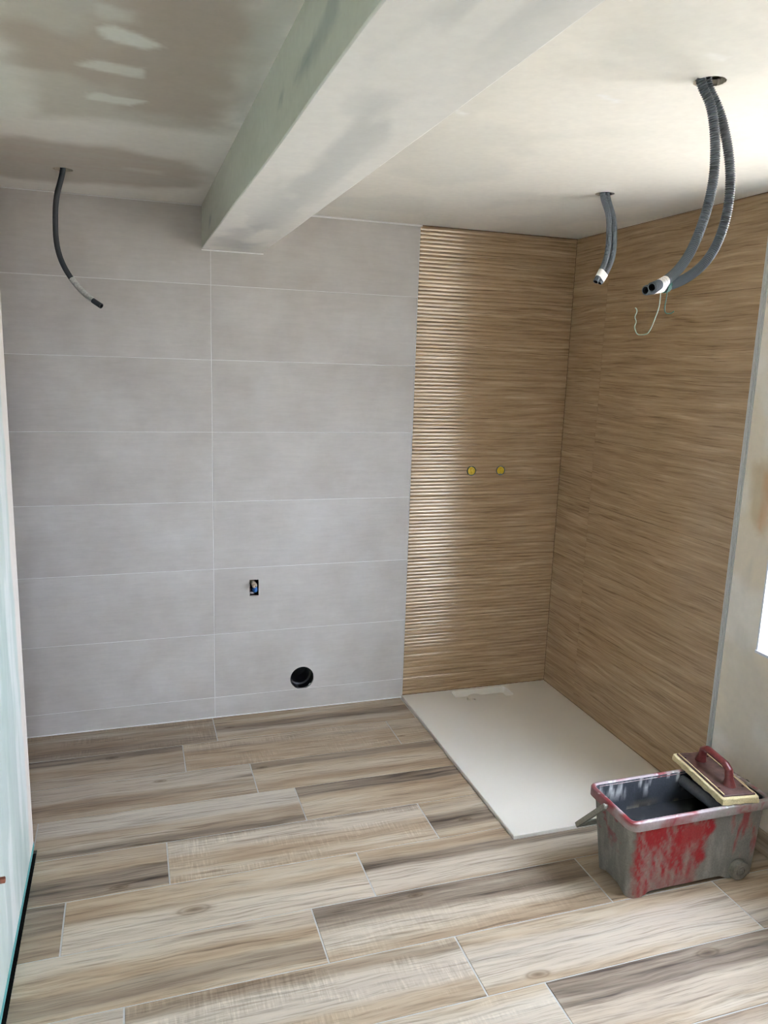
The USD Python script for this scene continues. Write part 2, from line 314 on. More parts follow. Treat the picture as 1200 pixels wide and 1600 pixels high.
# floor planks: broad tan / grey-brown bands along the length, fine grain, sapwood patches and the odd knot; where they lie comes with each plank
_smask = lambda n, w: {}
M['plank'] = mat('plank', {
    'l': ('attribute', {'attribute': 'loc'}), 's': ('attribute', {'attribute': 'seed'}), 'band': ('attribute', {'attribute': 'band'}), 'pale': ('attribute', {'attribute': 'pale'}), 'knot': ('attribute', {'attribute': 'knot'}), 'tone': ('attribute', {'attribute': 'tone'}),
    'v': ('vector_math', {'math_type': 'add'}),
    # slow waver of the grain
    'wm': ('mapping', {'scale': (3.0, 7.0, 1)}), 'wn': ('noise_texture', {'scale': 1.0, 'detail': 3.0}), 'wa': ('math', {'math_type': 'multiply_add', 'value2': 0.034, 'value3': -0.017}), 'wc': ('combine_xyz', {}), 'v2': ('vector_math', {'math_type': 'add'}),
    'm1': ('mapping', {'scale': (1.6, 17, 1)}), 'n1': ('noise_texture', {'scale': 1.0, 'detail': 4.0, 'roughness': 0.55}),
    'm2': ('mapping', {'scale': (5.0, 130, 1)}), 'n2': ('noise_texture', {'scale': 1.0, 'detail': 5.0, 'roughness': 0.68}),
    'm3': ('mapping', {'scale': (2.4, 46, 1), 'location': (3, 5, 1)}), 'n3': ('noise_texture', {'scale': 1.0, 'detail': 3.0, 'roughness': 0.6}),
    'm4': ('mapping', {'scale': (150, 14, 1), 'rotation': (0, 0, 0.12)}), 'n4': ('noise_texture', {'scale': 1.0, 'detail': 2.0}), 'sa': ('attribute', {'attribute': 'saw'}), 'sm': ('mapping', {'scale': (5, 16, 1)}), 'sn': ('noise_texture', {'scale': 1.0, 'detail': 2.0}), 'sr': ('map_range', {'from_min': 0.47, 'from_max': 0.58, 'clamp': True}), 'sf': ('math', {'math_type': 'multiply'}), 'sxx': ('separate_xyz', {}),
    'r1': ('rgb_ramp', {'ramp': [(0.3, lin(158, 136, 112)), (0.43, lin(180, 160, 136)), (0.55, lin(192, 175, 152)), (0.7, lin(206, 195, 178))]}),
    'r2': ('rgb_ramp', {'ramp': [(0.3, (0.56, 0.54, 0.52)), (0.5, (0.99, 0.99, 0.99)), (0.7, (1.1, 1.1, 1.1))]}),
    'r3': ('rgb_ramp', {'ramp': [(0.27, (0.55, 0.5, 0.46)), (0.4, (1, 1, 1))]}),
    'r4': ('rgb_ramp', {'ramp': [(0.36, (0.88, 0.87, 0.86)), (0.46, (1, 1, 1)), (0.54, (1, 1, 1)), (0.64, (1.17, 1.18, 1.19))]}),
    'dark': ('rgb_ramp', {'ramp': [(0.3, lin(92, 80, 70)), (0.5, lin(138, 124, 110)), (0.7, lin(168, 156, 140))]}),
    # band masks
    'sx': ('separate_xyz', {}), 'bs': ('separate_xyz', {}), 'd1': ('math', {'math_type': 'subtract'}), 'd2': ('math', {'math_type': 'absolute'}), 'd3': ('math', {'math_type': 'subtract'}), 'd4': ('map_range', {'from_min': -0.006, 'from_max': 0.012, 'to_min': 0.0, 'to_max': 1.0, 'clamp': True}), 'd5': ('math', {'math_type': 'multiply'}),
    'ps': ('separate_xyz', {}), 'e1': ('math', {'math_type': 'subtract'}), 'e2': ('math', {'math_type': 'absolute'}), 'e3': ('math', {'math_type': 'subtract'}), 'e4': ('map_range', {'from_min': -0.012, 'from_max': 0.012, 'to_min': 0.0, 'to_max': 1.0, 'clamp': True}), 'e5': ('math', {'math_type': 'multiply'}),
    'lw': ('vector_math', {'math_type': 'add'}),
    # knot
    'ks': ('separate_xyz', {}), 'kx': ('math', {'math_type': 'subtract'}), 'ky': ('math', {'math_type': 'subtract'}), 'kx2': ('math', {'math_type': 'multiply', 'value2': 0.38}), 'kc': ('combine_xyz', {}), 'kl': ('vector_math', {'math_type': 'length'}), 'kd': ('math', {'math_type': 'divide'}),
    'kr': ('rgb_ramp', {'ramp': [(0.0, (0.38, 0.32, 0.27)), (0.3, (0.6, 0.54, 0.48)), (0.45, (0.78, 0.74, 0.7)), (0.6, (0.62, 0.57, 0.52)), (0.75, (0.9, 0.88, 0.86)), (1.0, (1, 1, 1))]}),
    'base': ('mix', {}), 'base2': ('mix', {'color2': lin(214, 206, 194)}), 'a': ('mix', {'mix_type': 'multiply', 'fac': 1.0}), 'c': ('mix', {'mix_type': 'multiply', 'fac': 1.0}), 'k': ('mix', {'mix_type': 'multiply', 'fac': 1.0}), 'saw': ('mix', {'mix_type': 'multiply', 'fac': 0.4}), 'tn': ('mix', {'mix_type': 'multiply', 'fac': 1.0}),
    'b': ('bump', {'strength': 0.5, 'distance': 0.0005}), 'p': ('principled_bsdf', {'roughness': 0.5, 'specular_ior_level': 0.42})},
    [('l.vector', 'v.vector1'), ('s.vector', 'v.vector2'), ('v.vector', 'wm.vector'), ('wm.vector', 'wn.vector'), ('wn.fac', 'wa.value1'), ('wa.value', 'wc.y'), ('v.vector', 'v2.vector1'), ('wc.vector', 'v2.vector2'),
     ('v2.vector', 'm1.vector'), ('m1.vector', 'n1.vector'), ('v2.vector', 'm2.vector'), ('m2.vector', 'n2.vector'), ('v2.vector', 'm3.vector'), ('m3.vector', 'n3.vector'), ('v.vector', 'm4.vector'), ('m4.vector', 'n4.vector'),
     ('n1.fac', 'r1.fac'), ('n2.fac', 'r2.fac'), ('n3.fac', 'r3.fac'), ('n4.fac', 'r4.fac'), ('n3.fac', 'dark.fac'), ('sa.vector', 'sxx.vector'), ('v.vector', 'sm.vector'), ('sm.vector', 'sn.vector'), ('sn.fac', 'sr.value'), ('sr.result', 'sf.value1'), ('sxx.x', 'sf.value2'), ('sf.value', 'saw.fac'),
     ('l.vector', 'lw.vector1'), ('wc.vector', 'lw.vector2'), ('lw.vector', 'sx.vector'), ('band.vector', 'bs.vector'),
     ('sx.y', 'd1.value1'), ('bs.x', 'd1.value2'), ('d1.value', 'd2.value1'), ('bs.y', 'd3.value1'), ('d2.value', 'd3.value2'), ('d3.value', 'd4.value'), ('d4.result', 'd5.value1'), ('bs.z', 'd5.value2'),
     ('pale.vector', 'ps.vector'), ('sx.y', 'e1.value1'), ('ps.x', 'e1.value2'), ('e1.value', 'e2.value1'), ('ps.y', 'e3.value1'), ('e2.value', 'e3.value2'), ('e3.value', 'e4.value'), ('e4.result', 'e5.value1'), ('ps.z', 'e5.value2'),
     ('knot.vector', 'ks.vector'), ('sx.x', 'kx.value1'), ('ks.x', 'kx.value2'), ('sx.y', 'ky.value1'), ('ks.y', 'ky.value2'), ('kx.value', 'kx2.value1'), ('kx2.value', 'kc.x'), ('ky.value', 'kc.y'), ('kc.vector', 'kl.vector1'), ('kl.value', 'kd.value1'), ('ks.z', 'kd.value2'), ('kd.value', 'kr.fac'),
     ('d5.value', 'base.fac'), ('r1.color', 'base.color1'), ('dark.color', 'base.color2'), ('e5.value', 'base2.fac'), ('base.color', 'base2.color1'),
     ('base2.color', 'a.color1'), ('r2.color', 'a.color2'), ('a.color', 'c.color1'), ('r3.color', 'c.color2'), ('c.color', 'k.color1'), ('kr.color', 'k.color2'), ('k.color', 'saw.color1'), ('r4.color', 'saw.color2'),
     ('saw.color', 'tn.color1'), ('tone.color', 'tn.color2'), ('tn.color', 'p.base_color'), ('n2.fac', 'b.height'), ('b.normal', 'p.normal')])

# ------------------------------------------------------------------ setting: ground outside, shell
ground = obj('ground', box(-40, -45, -0.6, 45, 45, -0.5), M['ground'], kind='structure', label='pale sunlit ground outside the window')
roof = obj('roof', box(XO - 0.2, YF - 0.2, 2.42, 2.0, 0.2, 2.6), M['masonry'], kind='structure', label='flat roof slab above the ceiling void')

# drain hole and valve recess, in (x, z) of the back wall
drain_hole = Point(0.400, 0.151).buffer(0.0555, 48).difference(sbox(0, 0, 1, ZB + 0.0015))
valve_hole = sbox(0.157, 0.567, 0.196, 0.640)
tap_holes = [Point(1.207, 1.117).buffer(0.0235), Point(1.360, 1.117).buffer(0.0235)]

wall_back = thing('wall_back', kind='structure', label='back wall tiled in pale grey on the left and ribbed oak look on the right')
mas = sbox(XO, -0.05, 2.0, 2.42).difference(unary_union([drain_hole.buffer(0.004), Point(0.400, 0.151).buffer(0.06), valve_hole.buffer(0.01)] + [h.buffer(0.004) for h in tap_holes]))
EX, EY, EZ = np.eye(3)
obj('masonry', extr(mas, (0, 0.010, 0), EX, EZ, 0.14), M['masonry'], wall_back)
obj('backing', box(XO, 0.151, -0.05, 2.0, 0.2, 2.42), M['dark'], wall_back)
gb = sbox(XO, 0, 0.8995, H).difference(unary_union([drain_hole, valve_hole]))
obj('grout_bed', extr(gb, (0, 0.0009, 0), EX, EZ, 0.0088), M['grout'], wall_back)
wb = sbox(0.9005, 0, XR + 0.01, H).difference(unary_union(tap_holes))
obj('grout_bed', extr(wb, (0, 0.0035, 0), EX, EZ, 0.0062), M['brown_grout'], wall_back, label='brown grout bed behind the oak-look tiles')

# grey tiles, 300 x 900
TG = 0.0026
BL, BR, BZ = -0.033, 0.210, 2.037
rows = [(0.003, ZB)] + [(ZB + 0.3 * k, ZB + 0.3 * (k + 1)) for k in range(7)]
rows[-1] = (rows[-1][0], H)
for ri, (z0, z1) in enumerate(rows):
    for ci, (x0, x1) in enumerate(((XO, -0.9), (-0.9, 0.0), (0.0, 0.8985))):
        a, b, c, d = x0 + TG / 2, z0 + TG / 2, x1 - (TG / 2 if ci < 2 else 0), z1 - (TG / 2 if z1 < H else 0.004)
        seed = (rnd.uniform(0, 40), rnd.uniform(0, 40), rnd.uniform(0, 9))
        poly = sbox(a, b, c, d)
        cuts = [g for g in (drain_hole, valve_hole, sbox(BL + 0.001, BZ + 0.001, BR - 0.001, 3)) if g.intersects(poly)]
        if cuts:
            m = extr(poly.difference(unary_union(cuts)), (0, 0, 0), EX, EZ, 0.008); loc = np.array(m.vertices)[:, [0, 2, 1]] - [a, b, 0]; loc[:, 2] = 0
        else:
            m, loc = slab((a, 0, b), EX, EZ, c - a, d - b, 0.008, 0.0006)
        obj('tile', m, M['grey_tile'], wall_back, attrs={'loc': loc, 'seed': seed})
obj('caulk_line', box(BR + 0.004, -0.004, H - 0.0075, 0.909, 0.001, H - 0.0005), M['silicone'], wall_back, label='white caulk line under the ceiling')
obj('caulk_line', box(BL - 0.003, -0.003, BZ - 0.0065, BR + 0.004, 0.001, BZ - 0.002), M['silicone'], wall_back, label='white caulk line under the beam')
obj('caulk_line', box(XO, -0.003, 0.0, 0.897, 0.002, 0.0045), M['silicone'], wall_back, label='white caulk line at the foot of the wall')
obj('corner_profile', box(0.8985, -0.0012, 0.0, 0.9008, 0.008, H - 0.004), M['pvc_trim'], wall_back, label='thin pale edge profile where grey meets oak tiles')


def ribbed(O, U, V, w, h, amp, rnd_, n=18, t=0.008, holes=()):
    """wall tile with horizontal flutes along U; V goes up. Returns mesh, loc"""
    k = n * 8; zz = np.linspace(0, h, k + 1)
    prof = np.zeros(k + 1)
    heights = [amp * rnd_.uniform(0.7, 1.0) for _ in range(n + 1)]
    for i, z in enumerate(zz):
        s = z / (h / n); j = min(int(s), n - 1); f = s - j
        prof[i] = heights[j] * math.sin(math.pi * f)
    prof -= amp
    prof[0] = prof[-1] = -amp - 0.0003
    us = np.array([0.0, w])
    O, U, V = (np.asarray(a, float) for a in (O, U, V)); N = np.cross(U, V)
    v, loc, f = [], [], []
    for i in range(k + 1):
        for u in us:
            v.append(O + u * U + zz[i] * V + prof[i] * N); loc.append((u, zz[i], 0))
    for i in range(k):
        f.append((2 * i, 2 * i + 1, 2 * i + 3, 2 * i + 2))
    b0 = len(v)                                        # body behind
    for i in range(k + 1):
        for u in us: v.append(O + u * U + zz[i] * V - t * N); loc.append((u, zz[i], 0))
    for i in range(k):
        f += [(2 * i, 2 * i + 2, b0 + 2 * i + 2, b0 + 2 * i), (2 * i + 1, b0 + 2 * i + 1, b0 + 2 * i + 3, 2 * i + 3)]
    f += [(0, b0, b0 + 1, 1), (2 * k, 2 * k + 1, b0 + 2 * k + 1, b0 + 2 * k)]
    v, loc, f = np.array(v), np.array(loc), np.array(f)
    f = np.vstack([f[:, [0, 1, 2]], f[:, [0, 2, 3]]])
    if holes:                                          # drilled: boolean in tile space
        fl = f; vert = v
        pr = [(prof[i], zz[i]) for i in range(k + 1)]
        pg = m3.CrossSection([np.array([(-t, 0.0)] + pr + [(-t, h)])])           # (out, up)
        if pg.area() <= 0: pg = m3.CrossSection([np.array(([(-t, 0.0)] + pr + [(-t, h)])[::-1])])
        man = pg.extrude(w)                                                       # x out, y up, z along
        vv, ff, _ = meshkit.arrays(man)
        pos = O + vv[:, 2:3] * U + vv[:, 1:2] * V + vv[:, :1] * N
        if np.linalg.det(np.stack([N, V, U])) < 0: ff = ff[:, ::-1]
        man = m3.Manifold(m3.Mesh(vert_properties=np.asarray(pos, np.float32), tri_verts=np.asarray(ff, np.uint32)))
        for (hx, hz, r) in holes:
            man = man - m3.Manifold.cylinder(0.1, r, r, 40).rotate([90, 0, 0]).translate([hx, 0.05, hz])
        v, f, _ = meshkit.arrays(man); loc = np.stack([(v - O) @ U, (v - O) @ V, np.zeros(len(v))], 1)
    return (v, f), loc


for ri, (z0, z1) in enumerate(rows):
    z0b = z0 + (0.0095 if ri == 0 else 0.0006); z1b = z1 - (0.003 if z1 >= H else 0.0006)
    n = max(3, round((z1b - z0b) / 0.0167))
    holes = [(1.207, 1.117, 0.0235), (1.360, 1.117, 0.0235)] if z0 < 1.117 < z1 else ()
    m, loc = ribbed((0.9012, 0.0012, z0b), EX, EZ, XR - 0.9012 - 0.0008, z1b - z0b, 0.0021, rnd, n, 0.0045, holes)
    obj('tile', m, M['oak_tile'], wall_back, smooth=30 if False else False, attrs={'loc': loc, 'seed': (rnd.uniform(0, 60), rnd.uniform(0, 60), rnd.uniform(0, 9))}, label='ribbed oak-look wall tile')

# ---- right wall: oak tiles to y=-1.18, then bare plaster with the window
wall_right = thing('wall_right', kind='structure', label='right wall, oak-look tiles beside the tray and unfinished plaster around the window')
win = sbox(-WY0, WZ0, -WY1, WZ1)                       # in (-y, z)
mas = sbox(-0.01, -0.05, -YF + 0.2, 2.42).difference(win)
NY = -EY
obj('masonry', extr(mas, (WX + 0.002, 0, 0), NY, EZ, 0.20), M['masonry'], wall_right)
YE = 1.180
obj('grout_bed', box(XR + 0.0035, -YE, 0.0, WX + 0.002, 0.0, H), M['brown_grout'], wall_right)
for ri, (z0, z1) in enumerate(rows):
    z0b = z0 + (0.0095 if ri == 0 else 0.0005); z1b = z1 - (0.003 if z1 >= H else 0.0005)
    n = max(3, round((z1b - z0b) / 0.0167))
    for (a, b) in ((0.0008, 0.2795), (0.2805, YE)):
        m, loc = ribbed((XR, -a, z0b), NY, EZ, b - a, z1b - z0b, 0.0008, rnd, n, 0.006)
        obj('tile', m, M['oak_tile'], wall_right, attrs={'loc': loc, 'seed': (rnd.uniform(0, 60), rnd.uniform(0, 60), rnd.uniform(0, 9))})
trim = obj('trim_1', cat_([box(XR - 0.0015, -YE - 0.011, 0.012, WX + 0.002, -YE - 0.0005, H - 0.002), box(XR + 0.005, -YE - 0.016, 0.012, WX + 0.002, -YE - 0.011, H - 0.002)]), M['pvc_trim'], kind='structure', label='pale grey edge profile ending the oak tiles on the right wall')

poly = sbox(YE + 0.012, 0.0, -YF, H).difference(win)
(pv, pf), P = sheet(Polygon(sbox(YE + 0.012, 0.0, -YF, H).exterior.coords, [win.exterior.coords]), 0.02, (WX, 0, 0), NY, EZ)
q = np.c_[P, np.zeros(len(P))]
cream, white = np.array(lin(232, 220, 200)), np.array(lin(238, 232, 222))
col = over(np.tile(cream, (len(P), 1)), white, sstep(meshkit.fbm(q * 5, 3, 4), 0.45, 0.65))
col = over(col, lin(206, 186, 150), soft(P, [(1.235, 1.32), (1.25, 1.12), (1.29, 1.05), (1.32, 1.10), (1.34, 1.32)], 0.015, 0.03, 3) * 0.75)
col = over(col, lin(214, 158, 112), soft(P, [(1.285, 1.28), (1.292, 1.1), (1.32, 1.13), (1.34, 1.3)], 0.015, 0.03, 8) * 0.5)
col = over(col, lin(176, 178, 172), soft(P, [(1.255, 0.95), (1.262, 0.86), (1.275, 0.88), (1.272, 0.98)], 0.012, 0.02, 6) * 0.6)
col = over(col, lin(196, 192, 182), soft(P, [(1.23, 0.8), (1.23, 0.2), (1.5, 0.2), (1.45, 0.6), (1.3, 0.7)], 0.06, 0.06, 7) * 0.45)
obj('plaster_coat', (pv, pf), M['plaster'], wall_right, attrs={'paint': col}, label='rough cream plaster with rusty and grey stains')
# white lining of the window reveal
rv = 0.004
obj('reveal', cat_([box(WX - 0.001, WY0 - 0.006, WZ0, 1.83, WY0 + 0.001, WZ1), box(WX - 0.001, WY1 - 0.001, WZ0, 1.83, WY1 + 0.006, WZ1), box(WX - 0.001, WY1, WZ1 - 0.006, 1.83, WY0, WZ1 + 0.001), box(WX - 0.006, WY1, WZ0 - 0.001, 1.83, WY0, WZ0 + 0.008)]), M['white_paint'], wall_right, label='white painted window reveal')

w1 = thing('window_1', (1.83, (WY0 + WY1) / 2, WZ0), kind='structure', label='white two-sash window in the right wall')
for y0, y1 in ((WY0 - 0.006, (WY0 + WY1) / 2 + 0.003), ((WY0 + WY1) / 2 - 0.003, WY1 + 0.006)):
    t = 0.055
    a, b = min(y0, y1), max(y0, y1)
    obj('sash_frame', cat_([box(1.80, a, WZ0 + 0.008, 1.86, a + t, WZ1 - 0.006), box(1.80, b - t, WZ0 + 0.008, 1.86, b, WZ1 - 0.006), box(1.80, a + t, WZ0 + 0.008, 1.86, b - t, WZ0 + t), box(1.80, a + t, WZ1 - t, 1.86, b - t, WZ1 - 0.006)]), M['white_paint'], w1)
    obj('pane', box(1.828, a + t - 0.004, WZ0 + t - 0.004, 1.832, b - t + 0.004, WZ1 - t + 0.004), M['glass'], w1)

# walls out of view, and the partition at the left
front_win = sbox(-0.64, 0.0, -0.20, 1.95)
wall_front = thing('wall_front', (0, YF, 0), kind='structure', label='plain wall with a narrow glazed door behind the camera')
obj('masonry', extr(sbox(XO - 0.2, -0.05, WX + 0.202, 2.42).difference(front_win), (0, YF - 0.2, 0), EX, EZ, 0.2), M['white_wall'], wall_front)
w2 = thing('door_1', (-0.42, YF - 0.1, 0), kind='structure', label='narrow glazed white door behind the camera')
obj('door_frame', extr(front_win.difference(sbox(-0.50, 0.30, -0.34, 1.89)), (0, YF - 0.12, 0), EX, EZ, 0.06), M['white_paint'], w2)
obj('pane', box(-0.505, YF - 0.092, 0.295, -0.335, YF - 0.088, 1.895), M['glass'], w2)
obj('wall_left', box(XO - 0.2, YF, -0.05, XO, 0.2, 2.42), M['white_wall'], kind='structure', label='plain outer wall beyond the partition')
part = thing('wall_partition', (PX, PY, 0), kind='structure', label='green plasterboard partition with streaky white filler at the left edge')
(pv, pf), P = sheet(sbox(PY, 0.030, 0, 0).envelope if False else sbox(YF, 0.034, PY, H), 0.012, (PX, 0, 0), EY, EZ)
q = np.c_[P * [15, 2.6], np.zeros(len(P))]
gre, whi = np.array(lin(196, 206, 196)), np.array(lin(222, 224, 218))
st = sstep(meshkit.fbm(q, 4, 2), 0.46, 0.62)
col = over(np.tile(gre, (len(P), 1)), whi, st * 0.7)
col = over(col, lin(164, 182, 172), sstep(meshkit.fbm(np.c_[P * [9, 2.5], np.zeros(len(P))], 3, 21), 0.52, 0.68) * 0.55)
edge = meshkit.fbm(np.c_[P[:, 1] * 6, P[:, 1] * 0, P[:, 1] * 0], 3, 5) * 0.07
band = 1 - sstep((PY - P[:, 0]), 0.03 + edge, 0.075 + edge)
col = over(col, lin(226, 218, 206), band)
obj('filler_coat', (pv, pf), M['plaster'], part, attrs={'paint': col})
obj('board', cat_([box(PX - 0.013, YF, 0.012, PX - 0.0008, PY, H), box(PX - 0.085, YF, 0.012, PX - 0.073, PY, H), box(PX - 0.0729, PY - 0.045, 0.0, PX - 0.0131, PY - 0.001, H)]), M['board_core'], part)
obj('corner_bead', box(PX - 0.085, PY - 0.0005, 0.012, PX - 0.0006, PY + 0.003, H), M['white_paint'], part)
obj('bare_board_strip', cat_([box(PX - 0.0008, YF, 0.011, PX + 0.0006, PY, 0.034)]), M['teal_board'], part, label='bare teal strip of plasterboard along the floor')
cp = obj('pipe_stub', lathe([(0.0, 0.002), (0.0066, 0.002), (0.0066, 0.0165), (0.0072, 0.0172), (0.0078, 0.0165), (0.0078, 0.0), (0.0078, -0.02)], (PX, -1.462, 0.343), EX, 20), M['copper'], smooth=30, label='short copper pipe stub poking out of the green partition', cat='pipe')

# ---- ceiling
hole_at = [(-0.517, -0.404), (1.243, -0.886), (0.825, -1.890)]
holes = [Point(x, y).buffer(0.0325, 16) for x, y in hole_at]
holes = [Polygon([(c[0] + (c[0] - h.centroid.x) * rnd.uniform(-0.05, 0.05), c[1]) for c in h.exterior.coords[:-1]]) for h in holes]
ceiling = thing('ceiling', kind='structure', label='plasterboard ceiling, filler-patched on the left of the beam and white on the right')
DX = np.array([1.0, 0, 0]); DY = np.array([0, -1.0, 0])        # (x, -y): looks down
hp = [Polygon([(x, -y) for x, y in h.exterior.coords]) for h in holes]
ce_poly = Polygon([(XO, 0.0), (XR + 0.02, 0.0), (XR + 0.02, -YF), (XO, -YF)])
(pv, pf), P = sheet(Polygon(ce_poly.exterior.coords, [h.exterior.coords for h in hp]), 0.0125, (0, 0, H), DX, DY)
W2 = P * [1, -1]                                                # world x, y
q = np.c_[W2, np.zeros(len(P))]
col = np.tile(np.array(lin(214, 211, 202)), (len(P), 1))
right = W2[:, 0] > BR - 0.02
left = W2[:, 0] < BL + 0.02
colL = np.tile(np.array(lin(230, 226, 217)), (len(P), 1))
board, boardg = np.array(lin(186, 175, 160)), np.array(lin(196, 191, 178))
A = [(-0.46, -1.95), (-0.10, -2.05), (-0.09, -1.74), (-0.075, -1.49), (-0.10, -1.23), (-0.09, -1.06), (-0.28, -1.08), (-0.53, -1.03), (-0.55, -1.18), (-0.55, -1.5), (-0.52, -1.95)]
B = [(-0.85, -0.72), (-0.59, -0.77), (-0.36, -0.80), (-0.12, -0.69), (-0.08, -0.59), (-0.11, -0.32), (-0.23, -0.22), (-0.53, -0.20), (-0.95, -0.20)]
mA, mB = soft(W2, A, 0.05, 0.05, 1, 8), soft(W2, B, 0.05, 0.05, 2, 8)
colL = over(colL, boardg, mA * 0.85); colL = over(colL, board, mA * sstep(meshkit.fbm(q * 4, 3, 9), 0.4, 0.6) * 0.9)
colL = over(colL, board, mA * soft(W2, [(-0.33, -2.0), (-0.12, -2.0), (-0.13, -1.15), (-0.33, -1.2)], 0.06, 0.05, 3) * 0.8)
colL = over(colL, board, mB * 0.8)
colL = over(colL, boardg, mB * sstep(meshkit.fbm(q * [3, 14, 1], 3, 19), 0.46, 0.6) * 0.7)
filler = np.array(lin(226, 226, 216))
for k, ring in enumerate(([(-0.37, -1.67), (-0.34, -1.7), (-0.28, -1.66), (-0.25, -1.63), (-0.28, -1.6), (-0.35, -1.62)], [(-0.42, -1.46), (-0.38, -1.5), (-0.28, -1.49), (-0.28, -1.42), (-0.36, -1.44)], [(-0.41, -1.25), (-0.38, -1.29), (-0.27, -1.26), (-0.31, -1.21), (-0.4, -1.23)])):
    colL = over(colL, filler, soft(W2, ring, 0.008, 0.012, 30 + k, 22) * (0.95, 0.8, 0.85)[k])
colL = over(colL, filler, soft(W2, [(-0.38, -1.79), (-0.3, -1.78), (-0.30, -1.72), (-0.36, -1.71)], 0.02, 0.02, 41, 20) * 0.6)
colL = over(colL, filler, soft(W2, [(-0.57, -1.58), (-0.54, -1.18), (-0.62, -0.95), (-0.75, -1.3)], 0.03, 0.03, 43, 12) * 0.7)
colL = over(colL, filler, soft(W2, [(-0.33, -0.55), (-0.2, -0.53), (-0.2, -0.47), (-0.33, -0.5)], 0.02, 0.02, 47, 16) * 0.35)
colL = over(colL, lin(198, 196, 184), soft(W2, [(-0.07, -2.2), (-0.10, -1.8), (-0.05, -1.2), (-0.03, -1.2), (-0.03, -2.2)], 0.02, 0.02, 48, 16) * 0.6)
colR = np.tile(np.array(lin(238, 234, 223)), (len(P), 1))
colR = over(colR, lin(224, 222, 212), sstep(meshkit.fbm(q * 3, 3, 12), 0.45, 0.6) * 0.6)
for x, y, L, a in ((0.70, -1.72, 0.05, 0.35), (0.43, -1.50, 0.04, 0.5), (0.75, -2.0, 0.03, 0.1), (0.36, -1.55, 0.03, 0.6)):
    d = np.array([math.cos(a), math.sin(a)]); n_ = np.array([-d[1], d[0]]); rel = W2 - [x, y]
    colR = over(colR, lin(244, 243, 238), (1 - sstep(np.abs(rel @ d), L * 0.6, L)) * (1 - sstep(np.abs(rel @ n_), 0.002, 0.012)) * 0.8)
col = np.where(right[:, None], colR, np.where(left[:, None], colL, col))
obj('skim_coat', (pv, pf), M['plaster'], ceiling, attrs={'paint': col})
obj('plasterboard', extr(Polygon(sbox(XO, 0.0, WX, -YF).exterior.coords, [h.exterior.coords for h in hp]), (0, 0, H + 0.001), DX, DY, 0.0125), M['board_core'], ceiling)
# what shows up inside the holes: battens and darkness
obj('batten', box(1.19, -0.93, H + 0.0145, 1.235, -0.6, H + 0.05), M['timber'], ceiling)
obj('batten', box(-0.60, -0.395, H + 0.0145, -0.30, -0.36, H + 0.05), M['timber'], ceiling)
obj('batten', box(0.60, -1.87, H + 0.030, 1.1, -1.84, H + 0.07), M['board_core'], ceiling)

# ---- beam
beam = thing('beam', (0.09, 0, BZ), kind='structure', label='boxed-in ceiling beam, green board side and white skimmed underside')
ys = np.arange(0, 215) * 0.02
def wob(y, s): return (meshkit.fbm(np.c_[y * 4, y * 0, y * 0], 2, s) - 0.5)
xl = BL + wob(ys * 0.6, 3) * 0.007; xr = BR + wob(ys * 0.5, 6) * 0.005; zb = BZ + wob(ys * 0.6, 9) * 0.003
prof, kind = [], []
side_n, bot_n = 16, 22
for k in range(side_n): f = k / (side_n - 1); prof.append(np.stack([xl * f + BL * (1 - f) * 1.0, -ys, H + 0.002 + (zb + 0.003 - H - 0.002) * f], 1)); kind.append(0)
prof.append(np.stack([xl + 0.003, -ys, zb], 1)); kind.append(1)
for k in range(1, bot_n): f = k / bot_n; prof.append(np.stack([(xl + 0.003) * (1 - f) + (xr - 0.004) * f, -ys, zb + 0.0 * f], 1)); kind.append(1)
prof.append(np.stack([xr - 0.004, -ys, zb], 1)); kind.append(2)
prof.append(np.stack([xr - 0.001, -ys, zb + 0.001], 1)); kind.append(2)
prof.append(np.stack([xr, -ys, zb + 0.004], 1)); kind.append(2)
for k in range(1, 6): f = k / 5; prof.append(np.stack([xr, -ys, zb + 0.004 + (H + 0.002 - zb - 0.004) * f], 1)); kind.append(2)
G = np.array(prof); nu, nv = G.shape[:2]
i, j = np.meshgrid(np.arange(nu - 1), np.arange(nv - 1), indexing='ij')
f = np.stack([i * nv + j, (i + 1) * nv + j, (i + 1) * nv + j + 1, i * nv + j + 1], -1).reshape(-1, 4)
v = G.reshape(-1, 3); kd = np.repeat(np.array(kind), nv)
q = v.copy()
green = np.array(lin(214, 216, 201)); white = np.array(lin(240, 237, 230))
col = np.tile(green, (len(v), 1))
side = np.stack([v[:, 1], v[:, 2]], 1)
col = over(col, lin(214, 214, 200), ((v[:, 2] > H - 0.03) & (kd == 0)) * 0.6)
col = over(col, lin(204, 206, 190), sstep(meshkit.fbm(q * [1, 3, 14], 3, 31), 0.45, 0.62) * 0.5)
for ring in ([(-2.19, 2.15), (-2.15, 2.10), (-2.02, 2.085), (-1.83, 2.105), (-2.0, 2.125)], [(-1.74, 2.128), (-1.72, 2.105), (-1.68, 2.105), (-1.69, 2.128)], [(-0.40, 2.115), (-0.36, 2.085), (-0.29, 2.07), (-0.30, 2.105)], [(-2.0, 2.12), (-1.96, 2.095), (-1.88, 2.115)]):
    col = over(col, lin(156, 168, 162), soft(side, ring, 0.012, 0.012, 50, 30) * 0.55)
bot = np.stack([v[:, 0], v[:, 1]], 1)
colb = np.tile(white, (len(v), 1))
colb = over(colb, lin(206, 206, 202), sstep(meshkit.fbm(np.c_[bot * [10, 2.5], v[:, 2] * 0], 3, 61), 0.47, 0.62) * np.exp(-((bot[:, 0] - 0.10) / 0.07) ** 2) * 0.8)
